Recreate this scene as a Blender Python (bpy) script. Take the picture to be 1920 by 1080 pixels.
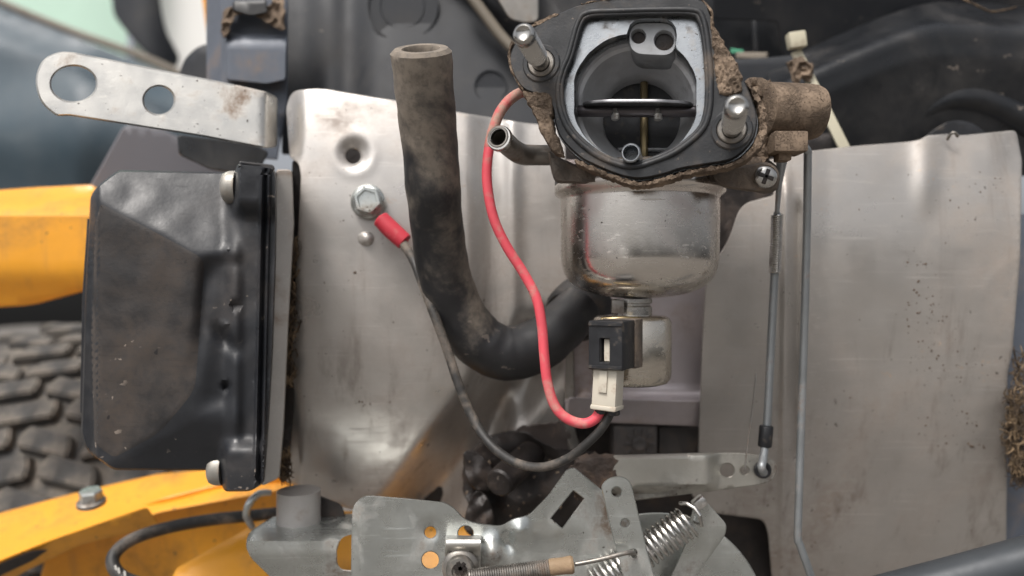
import bpy, bmesh, math, random
import numpy as np
from mathutils import Vector, Matrix, noise
from mathutils.geometry import delaunay_2d_cdt
R = math.radians
random.seed(7)
scene = bpy.context.scene
for o in list(bpy.data.objects):
    bpy.data.objects.remove(o)
C = scene.collection

# ------------------------------------------------------------------ camera
cam = bpy.data.cameras.new('camera')
camo = bpy.data.objects.new('camera', cam)
C.objects.link(camo)
scene.camera = camo
camo.location = (0, -0.260, 0)
camo.rotation_euler = (R(90), 0, 0)
cam.lens = 26
cam.sensor_width = 36
cam.clip_start = 0.01
cam.clip_end = 200
cam.dof.use_dof = True
cam.dof.focus_distance = 0.272
cam.dof.aperture_fstop = 6.2
FPX = 1920 * 26 / 36          # focal length in photo pixels
D0 = 260.0                    # camera to carburetor flange, mm

# ------------------------------------------------------------------ light
SUN_EL, SUN_AZ = 58.0, -35.0   # soft bright sky high above, a little to the left behind the camera
w = bpy.data.worlds.new('World')
scene.world = w
w.use_nodes = True
wn = w.node_tree
sky = wn.nodes.new('ShaderNodeTexSky')
sky.sky_type = 'NISHITA'
sky.sun_disc = False
sky.sun_elevation = R(SUN_EL)
sky.sun_rotation = R(180 - SUN_AZ)
sky.air_density = 0.6
sky.dust_density = 6.0
sky.ozone_density = 0.6
bgn = wn.nodes['Background']
hsv = wn.nodes.new('ShaderNodeHueSaturation')      # hazy white overcast
hsv.inputs['Saturation'].default_value = 0.25
wn.links.new(sky.outputs[0], hsv.inputs['Color'])
wn.links.new(hsv.outputs[0], bgn.inputs[0])
bgn.inputs[1].default_value = 0.12
sl = bpy.data.lights.new('sun', 'SUN')
sl.energy = 1.5
sl.angle = R(16)
sl.color = (1.0, 0.94, 0.88)
so = bpy.data.objects.new('sun', sl)
C.objects.link(so)
# direction towards the sun: right (+x), towards the camera (-y), up (+z)
sd = Vector((math.sin(R(SUN_AZ)) * math.cos(R(SUN_EL)), -math.cos(R(SUN_AZ)) * math.cos(R(SUN_EL)), math.sin(R(SUN_EL))))
so.rotation_euler = sd.to_track_quat('Z', 'Y').to_euler()
so.location = sd * 3
scene.view_settings.view_transform = 'Standard'
scene.view_settings.look = 'None'
scene.view_settings.exposure = 0.55
scene.view_settings.gamma = 1.0

# ------------------------------------------------------------------ helpers: space
def kk(y):
    return (D0 + y) / FPX                     # mm per photo pixel at depth y (mm behind the flange plane)
def P(px, py, y):
    k = kk(y)
    return Vector(((px - 960) * k, y, (540 - py) * k)) * 0.001
def mmr(wpx, y):
    return wpx * 0.5 * kk(y)                  # radius in mm of something wpx wide at depth y
def sstep(a, b, x):
    t = min(1, max(0, (x - a) / (b - a)))
    return t * t * (3 - 2 * t)
def nz(x, y, s, seed=0.0):
    return noise.noise(Vector((x / s, y / s, seed)))

WLOC = {}
def link(name, verts, faces, m, parent=None, smooth=True, sharp=40):
    """verts are world-space metres; the object's origin goes to its middle"""
    a = np.array([tuple(v) for v in verts], dtype=float)
    c = (a.min(0) + a.max(0)) / 2
    a = a - c
    me = bpy.data.meshes.new(name)
    me.from_pydata(a.tolist(), [], faces)
    bm = bmesh.new(); bm.from_mesh(me)
    bmesh.ops.recalc_face_normals(bm, faces=bm.faces)
    bm.to_mesh(me); bm.free()
    if smooth:
        me.polygons.foreach_set('use_smooth', [True] * len(me.polygons))
        me.set_sharp_from_angle(angle=R(sharp))
    o = bpy.data.objects.new(name, me)
    C.objects.link(o)
    if m: me.materials.append(m)
    WLOC[o] = Vector(c)
    o.location = c
    if parent is not None:
        o.parent = parent
        o.location = Vector(c) - WLOC[parent]
    return o
def tag(o, label=None, cat=None, group=None, kind=None):
    if label: o['label'] = label
    if cat: o['category'] = cat
    if group: o['group'] = group
    if kind: o['kind'] = kind
    return o
def thing(name, label, cat, group=None, base=(960, 540, 0)):
    o = bpy.data.objects.new(name, None)
    C.objects.link(o)
    p = P(*base)
    o.location = p
    o.empty_display_size = 0.01
    WLOC[o] = p
    return tag(o, label, cat, group)

# ------------------------------------------------------------------ helpers: outlines
def rnd(pts, r=10, n=6):
    """round the corners of a polygon; a point may carry its own radius as third value"""
    out = []
    N = len(pts)
    for i in range(N):
        p = Vector(pts[i][:2]); a = Vector(pts[i - 1][:2]); b = Vector(pts[(i + 1) % N][:2])
        rr = pts[i][2] if len(pts[i]) > 2 else r
        da, db = (a - p), (b - p)
        t = min(rr, da.length * 0.48, db.length * 0.48)
        if t < 0.5:
            out.append(tuple(p)); continue
        p0 = p + da.normalized() * t; p2 = p + db.normalized() * t
        for j in range(n + 1):
            s = j / n
            q = p0 * (1 - s) ** 2 + p * 2 * s * (1 - s) + p2 * s * s
            out.append((q.x, q.y))
    return out
def spl(pts, n=8, closed=True):
    """Catmull-Rom through points of any dimension"""
    P_ = [np.array(p, dtype=float) for p in pts]
    N = len(P_)
    out = []
    rng = range(N) if closed else range(N - 1)
    for i in rng:
        if closed:
            a, b, c, d = P_[i - 1], P_[i], P_[(i + 1) % N], P_[(i + 2) % N]
        else:
            a, b, c, d = P_[max(i - 1, 0)], P_[i], P_[i + 1], P_[min(i + 2, N - 1)]
        for j in range(n):
            t = j / n
            out.append(tuple(0.5 * ((2 * b) + (-a + c) * t + (2 * a - 5 * b + 4 * c - d) * t * t + (-a + 3 * b - 3 * c + d) * t ** 3)))
    if not closed: out.append(tuple(P_[-1]))
    return out
def circ(cx, cy, r, n=28, ry=None, rot=0):
    ry = ry or r
    o = []
    for i in range(n):
        a = 2 * math.pi * i / n
        x, y = r * math.cos(a), ry * math.sin(a)
        o.append((cx + x * math.cos(rot) - y * math.sin(rot), cy + x * math.sin(rot) + y * math.cos(rot)))
    return o
def resample(loop, step):
    out = []
    N = len(loop)
    for i in range(N):
        a = np.array(loop[i]); b = np.array(loop[(i + 1) % N])
        L = np.linalg.norm(b - a)
        if L < 1e-6: continue
        m = max(1, int(L / step))
        for j in range(m):
            out.append(tuple(a + (b - a) * j / m))
    return out
def inpoly(pts, poly):
    x, y = pts[:, 0], pts[:, 1]
    ins = np.zeros(len(pts), bool)
    q = np.array(poly)
    x1, y1 = q[:, 0], q[:, 1]
    x2, y2 = np.roll(x1, -1), np.roll(y1, -1)
    for i in range(len(q)):
        c = ((y1[i] > y) != (y2[i] > y))
        if c.any():
            xi = (x2[i] - x1[i]) * (y - y1[i]) / ((y2[i] - y1[i]) if y2[i] != y1[i] else 1e-9) + x1[i]
            ins ^= c & (x < xi)
    return ins
def area(l):
    q = np.array(l)
    return 0.5 * np.sum(q[:, 0] * np.roll(q[:, 1], -1) - np.roll(q[:, 0], -1) * q[:, 1])

def sheet(name, outline, m, parent=None, holes=(), fn=None, y=0.0, thick=2.0, cham=None, cpx=2.0, grid=14, jit=0, rim=14, sharp=40, bands=()):
    """A solid plate. fn(u,v,d) -> world point, d mm into the plate. Default: photo pixels at depth y (number or function)."""
    if fn is None:
        yf = y if callable(y) else (lambda u, v: y)
        fn = lambda u, v, d: P(u, v, yf(u, v) + d)
    cham = min(thick * 0.4, 0.6) if cham is None else cham
    loops = []
    for i, l in enumerate([outline] + list(holes)):
        l = [tuple(p[:2]) for p in l]
        a = area(l)
        if (i == 0) != (a > 0): l = l[::-1]           # outer counter-clockwise, holes clockwise in pixel space
        l = resample(l, rim)
        if jit and i == 0:
            l = [(p[0] + nz(p[0], p[1], 9, 1) * jit + random.uniform(-.2, .2) * jit, p[1] + nz(p[0], p[1], 9, 5) * jit + random.uniform(-.2, .2) * jit) for p in l]
        loops.append(l)
    V2 = []; E = []; loopidx = []; outer2 = []
    for l in loops:
        q = np.array(l); t = np.roll(q, -1, 0) - np.roll(q, 1, 0)
        nrm = np.stack([t[:, 1], -t[:, 0]], 1)
        nrm /= (np.linalg.norm(nrm, axis=1, keepdims=True) + 1e-9)   # outward of the material
        inn = q - nrm * cpx
        b = len(V2)
        V2 += [tuple(p) for p in inn]
        idx = list(range(b, b + len(l)))
        loopidx.append(idx)
        E += [(idx[i], idx[(i + 1) % len(idx)]) for i in range(len(idx))]
        outer2 += [tuple(p) for p in q]
    q = np.array(V2[:len(loops[0])])
    x0, y0 = q.min(0); x1, y1 = q.max(0)
    gx = np.arange(x0 + grid * .5, x1, grid); gy = np.arange(y0 + grid * .5, y1, grid)
    if len(gx) and len(gy):
        G = np.array([(a + (grid * .5 if j % 2 else 0), b) for j, b in enumerate(gy) for a in gx])
        keep = inpoly(G, q)
        for li in loopidx[1:]:
            keep &= ~inpoly(G, [V2[i] for i in li])
        for (bx, hw, st, va, vb_) in bands:                 # finer columns along a bead
            X0 = np.array([bx(v) for v in G[:, 1]])
            keep &= ~((np.abs(G[:, 0] - X0) < hw + st * .7) & (G[:, 1] > va) & (G[:, 1] < vb_))
            nu = int(2 * hw / st) + 1
            ex = np.array([(bx(v) - hw + i * st, v) for v in np.arange(va, vb_, grid * 1.5) for i in range(nu)])
            ke = inpoly(ex, q)
            for li in loopidx[1:]: ke &= ~inpoly(ex, [V2[i] for i in li])
            G = np.concatenate([G, ex]); keep = np.concatenate([keep, ke])
        G = G[keep]
        B = np.array(V2)
        if len(G):
            dm = np.min(np.linalg.norm(G[:, None, :] - B[None, :, :], axis=2), axis=1)
            G = G[dm > grid * (0.45 if not bands else .3)]
            V2 += [tuple(p) for p in G]
    nb = sum(len(l) for l in loops)
    rv, re, rf, ov, oe, of = delaunay_2d_cdt([Vector(p) for p in V2], E, [], 0, 1e-5)
    rv = [tuple(p) for p in rv]
    back = {}
    for i, orig in enumerate(ov):
        for k_ in orig: back[k_] = i
    cen = np.array([np.mean([rv[i] for i in f], axis=0) for f in rf])
    ok = inpoly(cen, [V2[i] for i in loopidx[0]])
    for li in loopidx[1:]:
        ok &= ~inpoly(cen, [V2[i] for i in li])
    tris = [tuple(f) for f, k_ in zip(rf, ok) if k_]
    n = len(rv)
    verts = [fn(p[0], p[1], 0) for p in rv]
    faces = list(tris)
    vb = len(verts)
    verts += [fn(p[0], p[1], thick) for p in rv]
    faces += [tuple(i + vb for i in f[::-1]) for f in tris]
    k0 = 0
    for l, idx in zip(loops, loopidx):
        b1 = len(verts)
        verts += [fn(p[0], p[1], cham) for p in l]
        b2 = len(verts)
        verts += [fn(p[0], p[1], max(thick - cham, cham)) for p in l]
        N = len(l)
        for i in range(N):
            j = (i + 1) % N
            fi, fj = back[idx[i]], back[idx[j]]
            faces.append((fi, b1 + i, b1 + j, fj))
            faces.append((b1 + i, b2 + i, b2 + j, b1 + j))
            faces.append((b2 + i, fi + vb, fj + vb, b2 + j))
    used = sorted(set(i for f in faces for i in f))
    mp = {o_: i for i, o_ in enumerate(used)}
    return link(name, [verts[i] for i in used], [tuple(mp[i] for i in f) for f in faces if len(set(f)) > 2], m, parent, sharp=sharp)

# ------------------------------------------------------------------ helpers: round shapes
def frames(pts):
    T = []
    N = len(pts)
    for i in range(N):
        t = pts[min(i + 1, N - 1)] - pts[max(i - 1, 0)]
        T.append(t.normalized())
    ref = Vector((0, 0, 1)) if abs(T[0].z) < .9 else Vector((1, 0, 0))
    n = (ref - T[0] * ref.dot(T[0])).normalized()
    F = []
    for i in range(N):
        n = (n - T[i] * n.dot(T[i])).normalized()
        F.append((T[i], n, T[i].cross(n)))
    return F
def tubegeo(pts, rads, seg=16, hollow=0.0, hollow_len=None, wob=0.0, round_end=False):
    """world points (m), radii (mm)."""
    F = frames(pts)
    V = []; Fc = []
    N = len(pts)
    if not hasattr(rads, '__len__'): rads = [rads] * N
    if len(rads) != N:
        rr = np.interp(np.linspace(0, 1, N), np.linspace(0, 1, len(rads)), rads)
        rads = list(rr)
    def ring(p, f, r, i=0):
        b = len(V)
        for s in range(seg):
            a = 2 * math.pi * s / seg
            r_ = r * (1 + (wob * noise.noise(Vector((i * .35, math.cos(a) * 1.5, math.sin(a) * 1.5))) if wob else 0))
            V.append(p + (f[1] * math.cos(a) + f[2] * math.sin(a)) * r_ * .001)
        return b
    rings = [ring(pts[i], F[i], rads[i], i) for i in range(N)]
    def bridge(a, b):
        for s in range(seg):
            t = (s + 1) % seg
            Fc.append((a + s, a + t, b + t, b + s))
    for i in range(N - 1): bridge(rings[i], rings[i + 1])
    for e, sgn in ((0, -1), (N - 1, 1)):
        c = .12 * rads[e]
        if hollow:
            r1 = ring(pts[e] + F[e][0] * c * .001 * sgn, F[e], rads[e] - c)
            r2 = ring(pts[e] + F[e][0] * c * .001 * sgn, F[e], hollow + c * .5)
            r3 = ring(pts[e], F[e], hollow)
            dl = (hollow_len or rads[e] * 4)
            r4 = ring(pts[e] - F[e][0] * dl * .001 * sgn, F[e], hollow)
            bridge(rings[e], r1); bridge(r1, r2); bridge(r2, r3); bridge(r3, r4)
            Fc.append(tuple(r4 + s for s in range(seg)))
        else:
            c = rads[e] * (.5 if round_end else .15)
            r1 = ring(pts[e] + F[e][0] * c * .6 * .001 * sgn, F[e], rads[e] - c * .4)
            r2 = ring(pts[e] + F[e][0] * c * .001 * sgn, F[e], rads[e] - c)
            bridge(rings[e], r1); bridge(r1, r2)
            Fc.append(tuple(r2 + s for s in range(seg)))
    return V, Fc
def tube(name, ctrl, r, m, parent=None, n=8, seg=16, world=False, **kw):
    pts = [Vector(c) if world else P(*c) for c in ctrl]
    if n > 1 and len(pts) > 2:
        pts = [Vector(p) for p in spl(pts, n, closed=False)]
    V, F = tubegeo(pts, r, seg, **kw)
    return link(name, V, F, m, parent)
def lathe(name, prof, org, axis, m, parent=None, seg=40, sharp=35, ry=1.0, up=None, cap=True):
    """prof: (radius mm, distance mm along axis)"""
    axis = Vector(axis).normalized()
    u = Vector(up) if up else (Vector((0, 0, 1)) if abs(axis.z) < .9 else Vector((1, 0, 0)))
    u = (u - axis * u.dot(axis)).normalized(); v = axis.cross(u)
    V = []; F = []
    for r, h in prof:
        for s in range(seg):
            a = 2 * math.pi * s / seg
            V.append(org + (axis * h + (u * math.cos(a) + v * math.sin(a) * ry) * max(r, .001)) * .001)
    for i in range(len(prof) - 1):
        for s in range(seg):
            t = (s + 1) % seg
            F.append((i * seg + s, i * seg + t, (i + 1) * seg + t, (i + 1) * seg + s))
    if cap:
        F.append(tuple(range(seg)))
        F.append(tuple((len(prof) - 1) * seg + s for s in range(seg)))
    return link(name, V, F, m, parent, sharp=sharp)
def hexprof(name, org, axis, rw, h, m, parent=None, rot=0, recess=0):
    """hexagon head with chamfered top"""
    axis = Vector(axis).normalized()
    u = Vector((0, 0, 1)) if abs(axis.z) < .9 else Vector((1, 0, 0))
    u = (u - axis * u.dot(axis)).normalized(); v = axis.cross(u)
    V = []; F = []
    rings = [(1, 0), (1, h * .86), (.9, h)] + ([(.72, h), (.66, h * .8)] if recess else [])
    for s_, hh in rings:
        for i in range(6):
            for j in range(2):
                a = math.pi / 3 * i + rot + (j - .5) * .07
                V.append(org + (axis * hh + (u * math.cos(a) + v * math.sin(a)) * rw * s_) * .001)
    for q in range(len(rings) - 1):
        for i in range(12):
            j = (i + 1) % 12
            F.append((q * 12 + i, q * 12 + j, q * 12 + 12 + j, q * 12 + 12 + i))
    F.append(tuple(range(12))); F.append(tuple((len(rings) - 1) * 12 + i for i in range(12)))
    return link(name, V, F, m, parent, sharp=25)
def helix(a, b, r, turns, wr, name, m, parent=None, seg=8, per=18, lead=None):
    """coil between world points a,b; mm radii; lead = extra world points before/after"""
    ax = (b - a); L = ax.length; ax.normalize()
    u = Vector((0, 1, 0)) if abs(ax.y) < .8 else Vector((1, 0, 0))
    u = (u - ax * u.dot(ax)).normalized(); v = ax.cross(u)
    pts = []
    N = int(turns * per)
    for i in range(N + 1):
        t = i / N; an = 2 * math.pi * turns * t
        pts.append(a + ax * L * t + (u * math.cos(an) + v * math.sin(an)) * r * .001)
    if lead:
        pts = [Vector(p) for p in lead[0]] + pts + [Vector(p) for p in lead[1]]
    V, F = tubegeo(pts, wr, seg)
    return link(name, V, F, m, parent)
def rbox(name, c, size, m, parent=None, bev=1.0, rot=None, seg=2):
    """bevelled box; c world m, size mm (x,y,z)"""
    bm = bmesh.new()
    bmesh.ops.create_cube(bm, size=1)
    for v in bm.verts: v.co = Vector((v.co.x * size[0], v.co.y * size[1], v.co.z * size[2])) * .001
    bmesh.ops.bevel(bm, geom=bm.edges[:], offset=bev * .001, segments=seg, affect='EDGES', profile=.6)
    Mx = rot.to_4x4() if rot else Matrix()
    V = [c + Mx @ v.co for v in bm.verts]
    bm.verts.index_update()
    F = [tuple(v.index for v in f.verts) for f in bm.faces]
    bm.free()
    return link(name, V, F, m, parent, sharp=40)

# ------------------------------------------------------------------ materials
def hexc(r, g, b):
    f = lambda c: ((c / 255 + .055) / 1.055) ** 2.4 if c > 10 else c / 255 / 12.92
    return (f(r), f(g), f(b))
DUST = hexc(150, 125, 103)
SOIL = hexc(128, 103, 82)
def mat(name, col, rough=.5, metal=0.0, var=.12, vs=45, dust=0.0, ds=60, dcol=DUST, dsharp=.12, top=0.0,
        specks=0.0, ss=260, scol=hexc(70, 60, 52), spr=.22, gate=25, light=0.0, bump=.15, bs=900, bd=.0004, scratch=0.0, spec=.5, aniso=0, tint=None, ts=18, runs=0.0, dgrad=0.0):
    m = bpy.data.materials.new(name)
    m.use_nodes = True
    nt = m.node_tree
    N = nt.nodes; L = nt.links
    b = N['Principled BSDF']
    tc = N.new('ShaderNodeTexCoord')
    co = tc.outputs['Object']
    def noi(scale, detail=5, rg=.6, vec=None, dist=0):
        n = N.new('ShaderNodeTexNoise'); n.inputs['Scale'].default_value = scale
        n.inputs['Detail'].default_value = detail; n.inputs['Roughness'].default_value = rg
        n.inputs['Distortion'].default_value = dist
        L.new(vec or co, n.inputs['Vector']); return n.outputs['Fac']
    def mr(v, a, c, lo=0, hi=1):
        n = N.new('ShaderNodeMapRange'); n.interpolation_type = 'SMOOTHSTEP'
        L.new(v, n.inputs[0]); n.inputs[1].default_value = a; n.inputs[2].default_value = c
        n.inputs[3].default_value = lo; n.inputs[4].default_value = hi
        return n.outputs[0]
    def mth(op, a, c):
        n = N.new('ShaderNodeMath'); n.operation = op; n.use_clamp = (op in ('ADD',))
        for i, x in enumerate((a, c)):
            if isinstance(x, (int, float)): n.inputs[i].default_value = x
            else: L.new(x, n.inputs[i])
        return n.outputs[0]
    def mix(f, a, c):
        n = N.new('ShaderNodeMix'); n.data_type = 'RGBA'
        if isinstance(f, (int, float)): n.inputs[0].default_value = f
        else: L.new(f, n.inputs[0])
        for i, x in ((6, a), (7, c)):
            if isinstance(x, tuple): n.inputs[i].default_value = (*x[:3], 1)
            else: L.new(x, n.inputs[i])
        return n.outputs[2]
    sc = lambda f: tuple(min(1, c * f) for c in col)
    c_ = mix(mr(noi(vs), .3, .7), sc(1 - var), sc(1 + var))
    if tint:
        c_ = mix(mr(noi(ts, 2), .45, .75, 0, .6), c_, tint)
    r_ = mr(noi(vs * 2.3), .25, .75, max(0, rough - .1), min(1, rough + .1))
    met = None
    df = None
    if dust > 0 or top > 0:
        nn = noi(ds, 6, .62, dist=.35)
        if dgrad:
            sg = N.new('ShaderNodeSeparateXYZ'); L.new(co, sg.inputs[0])
            nn = mth('ADD', nn, mth('MULTIPLY', sg.outputs[2], dgrad))
        thr = 1 - dust
        lo = .28 + .44 * thr
        if top > 0:
            g = N.new('ShaderNodeNewGeometry'); sx = N.new('ShaderNodeSeparateXYZ')
            L.new(g.outputs['Normal'], sx.inputs[0])
            nn = mth('ADD', nn, mth('MULTIPLY', sx.outputs[2], top))
        df = mr(nn, lo - dsharp, lo + dsharp)
        fine = mr(noi(ds * 14, 4, .7), .3, .6, .55, 1)
        df = mth('MULTIPLY', df, fine)
        dc = mix(noi(ds * 6, 4), tuple(x * .72 for x in dcol), tuple(min(1, x * 1.18) for x in dcol))
        c_ = mix(df, c_, dc)
        r_ = mr(df, 0, 1, 0, 0) if False else mth('ADD', mth('MULTIPLY', r_, mth('SUBTRACT', 1, df)), mth('MULTIPLY', df, .93))
        if metal: met = mth('MULTIPLY', mth('SUBTRACT', 1, df), metal)
    sp = None
    if specks > 0:
        vo = N.new('ShaderNodeTexVoronoi'); vo.inputs['Scale'].default_value = ss
        mp = N.new('ShaderNodeMapping'); L.new(co, mp.inputs[0])
        wv = N.new('ShaderNodeVectorMath'); wv.operation = 'MULTIPLY_ADD'
        nzc = N.new('ShaderNodeTexNoise'); nzc.inputs['Scale'].default_value = ss * 1.6; L.new(co, nzc.inputs['Vector'])
        L.new(nzc.outputs['Color'], wv.inputs[0]); wv.inputs[1].default_value = (.9 / ss,) * 3; L.new(co, wv.inputs[2])
        L.new(wv.outputs[0], vo.inputs['Vector'])
        wn_ = N.new('ShaderNodeTexWhiteNoise'); L.new(vo.outputs['Position'], wn_.inputs['Vector'])
        rad = mth('MULTIPLY', wn_.outputs['Value'], spr)
        dd = mth('SUBTRACT', rad, vo.outputs['Distance'])
        sp = mr(dd, 0, .06)
        gt = mr(noi(gate, 3), .62 - .3 * specks, .70 - .3 * specks)
        sp = mth('MULTIPLY', sp, gt)
        c_ = mix(mth('MULTIPLY', sp, .85), c_, scol)
    if light > 0:
        vo = N.new('ShaderNodeTexVoronoi'); vo.inputs['Scale'].default_value = 190
        mp = N.new('ShaderNodeMapping'); mp.inputs['Scale'].default_value = (.5, 1, 1.4); mp.inputs['Rotation'].default_value = (0, .5, 0); L.new(co, mp.inputs[0])
        wv = N.new('ShaderNodeVectorMath'); wv.operation = 'MULTIPLY_ADD'
        nzc = N.new('ShaderNodeTexNoise'); nzc.inputs['Scale'].default_value = 300; L.new(co, nzc.inputs['Vector'])
        L.new(nzc.outputs['Color'], wv.inputs[0]); wv.inputs[1].default_value = (.008,) * 3; L.new(mp.outputs[0], wv.inputs[2])
        L.new(wv.outputs[0], vo.inputs['Vector'])
        wn_ = N.new('ShaderNodeTexWhiteNoise'); L.new(vo.outputs['Position'], wn_.inputs['Vector'])
        dd = mth('SUBTRACT', mth('MULTIPLY', wn_.outputs['Value'], .26), vo.outputs['Distance'])
        ls = mth('MULTIPLY', mr(dd, 0, .05), mr(noi(33, 3), .55, .62, 0, light))
        c_ = mix(ls, c_, hexc(190, 175, 160))
    if scratch > 0:
        mp = N.new('ShaderNodeMapping'); mp.inputs['Rotation'].default_value = (.3, .6, .2); mp.inputs['Scale'].default_value = (30, 600, 900)
        L.new(co, mp.inputs[0])
        sf = mr(noi(1, 3, .5, mp.outputs[0]), .62, .68, 0, scratch)
        r_ = mth('ADD', r_, mth('MULTIPLY', sf, .25))
        mp2 = N.new('ShaderNodeMapping'); mp2.inputs['Rotation'].default_value = (.1, -.9, .3); mp2.inputs['Scale'].default_value = (26, 700, 1300)
        L.new(co, mp2.inputs[0])
        sf2 = mr(noi(1, 2, .5, mp2.outputs[0]), .66, .71, 0, scratch * .55)
        c_ = mix(sf2, c_, tuple(min(1, x * 1.35) for x in col))
    if runs > 0:                                     # dirty water runs down the sheet
        mp = N.new('ShaderNodeMapping'); mp.inputs['Scale'].default_value = (95, 95, 7)
        L.new(co, mp.inputs[0])
        rf_ = mth('MULTIPLY', mr(noi(1, 5, .65, mp.outputs[0]), .52, .75, 0, runs), mr(noi(12, 3), .38, .62))
        c_ = mix(rf_, c_, hexc(112, 96, 84))
        r_ = mth('ADD', r_, mth('MULTIPLY', rf_, .35))
    L.new(c_, b.inputs['Base Color']); L.new(r_, b.inputs['Roughness'])
    if met is not None: L.new(met, b.inputs['Metallic'])
    else: b.inputs['Metallic'].default_value = metal
    b.inputs['Specular IOR Level'].default_value = spec
    if bump > 0:
        bp = N.new('ShaderNodeBump'); bp.inputs['Strength'].default_value = bump; bp.inputs['Distance'].default_value = bd
        h = noi(bs, 4, .6)
        if df is not None: h = mth('ADD', h, mth('MULTIPLY', df, .8))
        if sp is not None: h = mth('ADD', h, mth('MULTIPLY', sp, .8))
        L.new(h, bp.inputs['Height']); L.new(bp.outputs[0], b.inputs['Normal'])
    return m

SHROUD = mat('silver_shroud_paint', hexc(196, 192, 187), .34, .66, var=.07, vs=26, dust=.2, ds=20, dsharp=.25, dcol=hexc(152, 136, 124), specks=.34, ss=210, spr=.17, gate=24, light=.5, bump=.12, bs=700, scratch=.7, runs=.6)
SHROUD2 = mat('silver_shroud_paint_spattered_dim', hexc(184, 180, 175), .34, .66, var=.07, vs=26, dust=.25, ds=15, dsharp=.25, dcol=hexc(146, 130, 116), specks=.34, ss=230, spr=.18, gate=12, light=1, bump=.12, bs=700, scratch=.8, runs=.7)  # spattered; base also darker, the weaker light on this side put into the paint
INNER = mat('silver_inner_shroud', hexc(186, 178, 180), .38, .6, var=.06, dust=.22, ds=30, dsharp=.2, specks=.3, bump=.06, scratch=.4)
ZINC = mat('zinc_plated_steel', hexc(198, 202, 199), .3, .9, var=.16, vs=34, dust=.3, ds=38, dsharp=.1, dcol=hexc(116, 100, 86), specks=.4, ss=300, spr=.2, gate=40, bump=.08, scratch=.8, runs=.3)
CAN = mat('tarnished_can', hexc(208, 201, 189), .24, .97, var=.1, vs=50, dust=.1, ds=60, dcol=hexc(118, 96, 78), bump=.05, scratch=.6)
CASTG = mat('grey_dusty_casting', hexc(84, 80, 78), .6, .3, var=.2, vs=60, dust=.3, ds=50, dcol=hexc(110, 98, 88), bump=.3, bs=500)
GRIME = mat('dark_grime', hexc(58, 48, 42), .75, 0, var=.4, vs=120, dust=.3, ds=80, dcol=hexc(110, 88, 70), bump=.6, bs=500, bd=.001)
WHITESKY = mat('white_sky_stand_in', hexc(242, 240, 236), .8, 0, var=.02, vs=2, bump=.01)
BRACKET = mat('bright_zinc_bracket', hexc(210, 208, 202), .36, .85, var=.07, dust=.16, ds=50, dcol=hexc(140, 115, 95), specks=.55, ss=330, spr=.22, gate=45, bump=.14, bs=1200, scratch=.5)
BOWL = mat('zinc_chromate_bowl', hexc(222, 217, 210), .25, 1.0, var=.1, vs=30, dust=.04, ds=50, dsharp=.08, dcol=hexc(140, 124, 106), specks=.45, ss=420, spr=.19, gate=60, bump=.03, bs=900, scratch=.9, tint=hexc(176, 158, 152), ts=34)  # tint blotches put darker and brighter reflections into the metal's colour
STEEL = mat('bright_steel', hexc(190, 188, 184), .25, 1.0, var=.1, dust=.16, ds=120, dcol=hexc(110, 95, 82), bump=.1, bs=1500)
STEELD = mat('dull_steel', hexc(140, 136, 130), .4, .9, var=.15, dust=.28, ds=110, dcol=hexc(110, 95, 82), bump=.15)
ROD = mat('grey_rod_steel', hexc(160, 164, 166), .42, .7, var=.1, dust=.15, ds=90, bump=.08)
ALU = mat('machined_aluminium', hexc(160, 164, 167), .3, .95, var=.08, vs=90, dust=.15, ds=90, dcol=hexc(125, 108, 92), specks=.5, ss=520, spr=.22, gate=90, bump=.12, bs=1600)
ALUD = mat('cast_aluminium_bore', hexc(196, 197, 199), .5, .15, var=.14, vs=70, dust=.12, ds=60, dcol=hexc(110, 106, 102), bump=.15)  # paler than the boss metal: light missing inside the bore put into its colour
BOSS = mat('cast_aluminium_boss', hexc(150, 152, 154), .5, .4, var=.12, vs=70, dust=.12, ds=60, dcol=hexc(100, 97, 94), bump=.15)
GASKET = mat('black_gasket', hexc(38, 40, 43), .55, 0, var=.3, vs=60, dust=.2, ds=60, dsharp=.16, dcol=hexc(112, 100, 88), light=.2, specks=.4, ss=600, spr=.25, scol=hexc(120, 108, 96), gate=90, bump=.25, bs=1100)
DIRT = mat('caked_soil', hexc(92, 81, 72), .95, 0, var=.35, vs=90, dust=.55, ds=75, dsharp=.2, dcol=hexc(148, 130, 112), specks=.5, ss=700, spr=.3, gate=160, bump=1.0, bs=1500, bd=.0009, spec=.1)
DIRTYCAST = mat('soil_covered_casting', hexc(92, 86, 80), .7, .3, var=.25, vs=90, dust=.46, ds=55, dcol=hexc(126, 110, 95), dsharp=.2, bump=.7, bs=700, bd=.001)
RUBBER = mat('dusty_black_rubber', hexc(37, 37, 39), .5, 0, var=.2, vs=50, dust=.43, ds=24, dsharp=.1, dcol=hexc(136, 126, 114), light=.2, bump=.1, bs=900, dgrad=3.4)
RUBBERD = mat('dark_rubber', hexc(40, 39, 39), .6, 0, var=.2, dust=.25, ds=40, dcol=hexc(104, 92, 82), bump=.15)
BLACKP = mat('black_plastic', hexc(33, 34, 37), .42, 0, var=.2, vs=90, dust=.13, ds=130, dcol=hexc(120, 108, 95), light=.1, bump=.15)
COVER = mat('dusty_black_cover', hexc(34, 36, 40), .42, 0, var=.14, vs=30, dust=.2, ds=22, dsharp=.18, dcol=hexc(76, 71, 68), light=.4, specks=.3, ss=160, spr=.2, scol=hexc(20, 20, 21), bump=.2, bs=420, scratch=.3)
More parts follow.
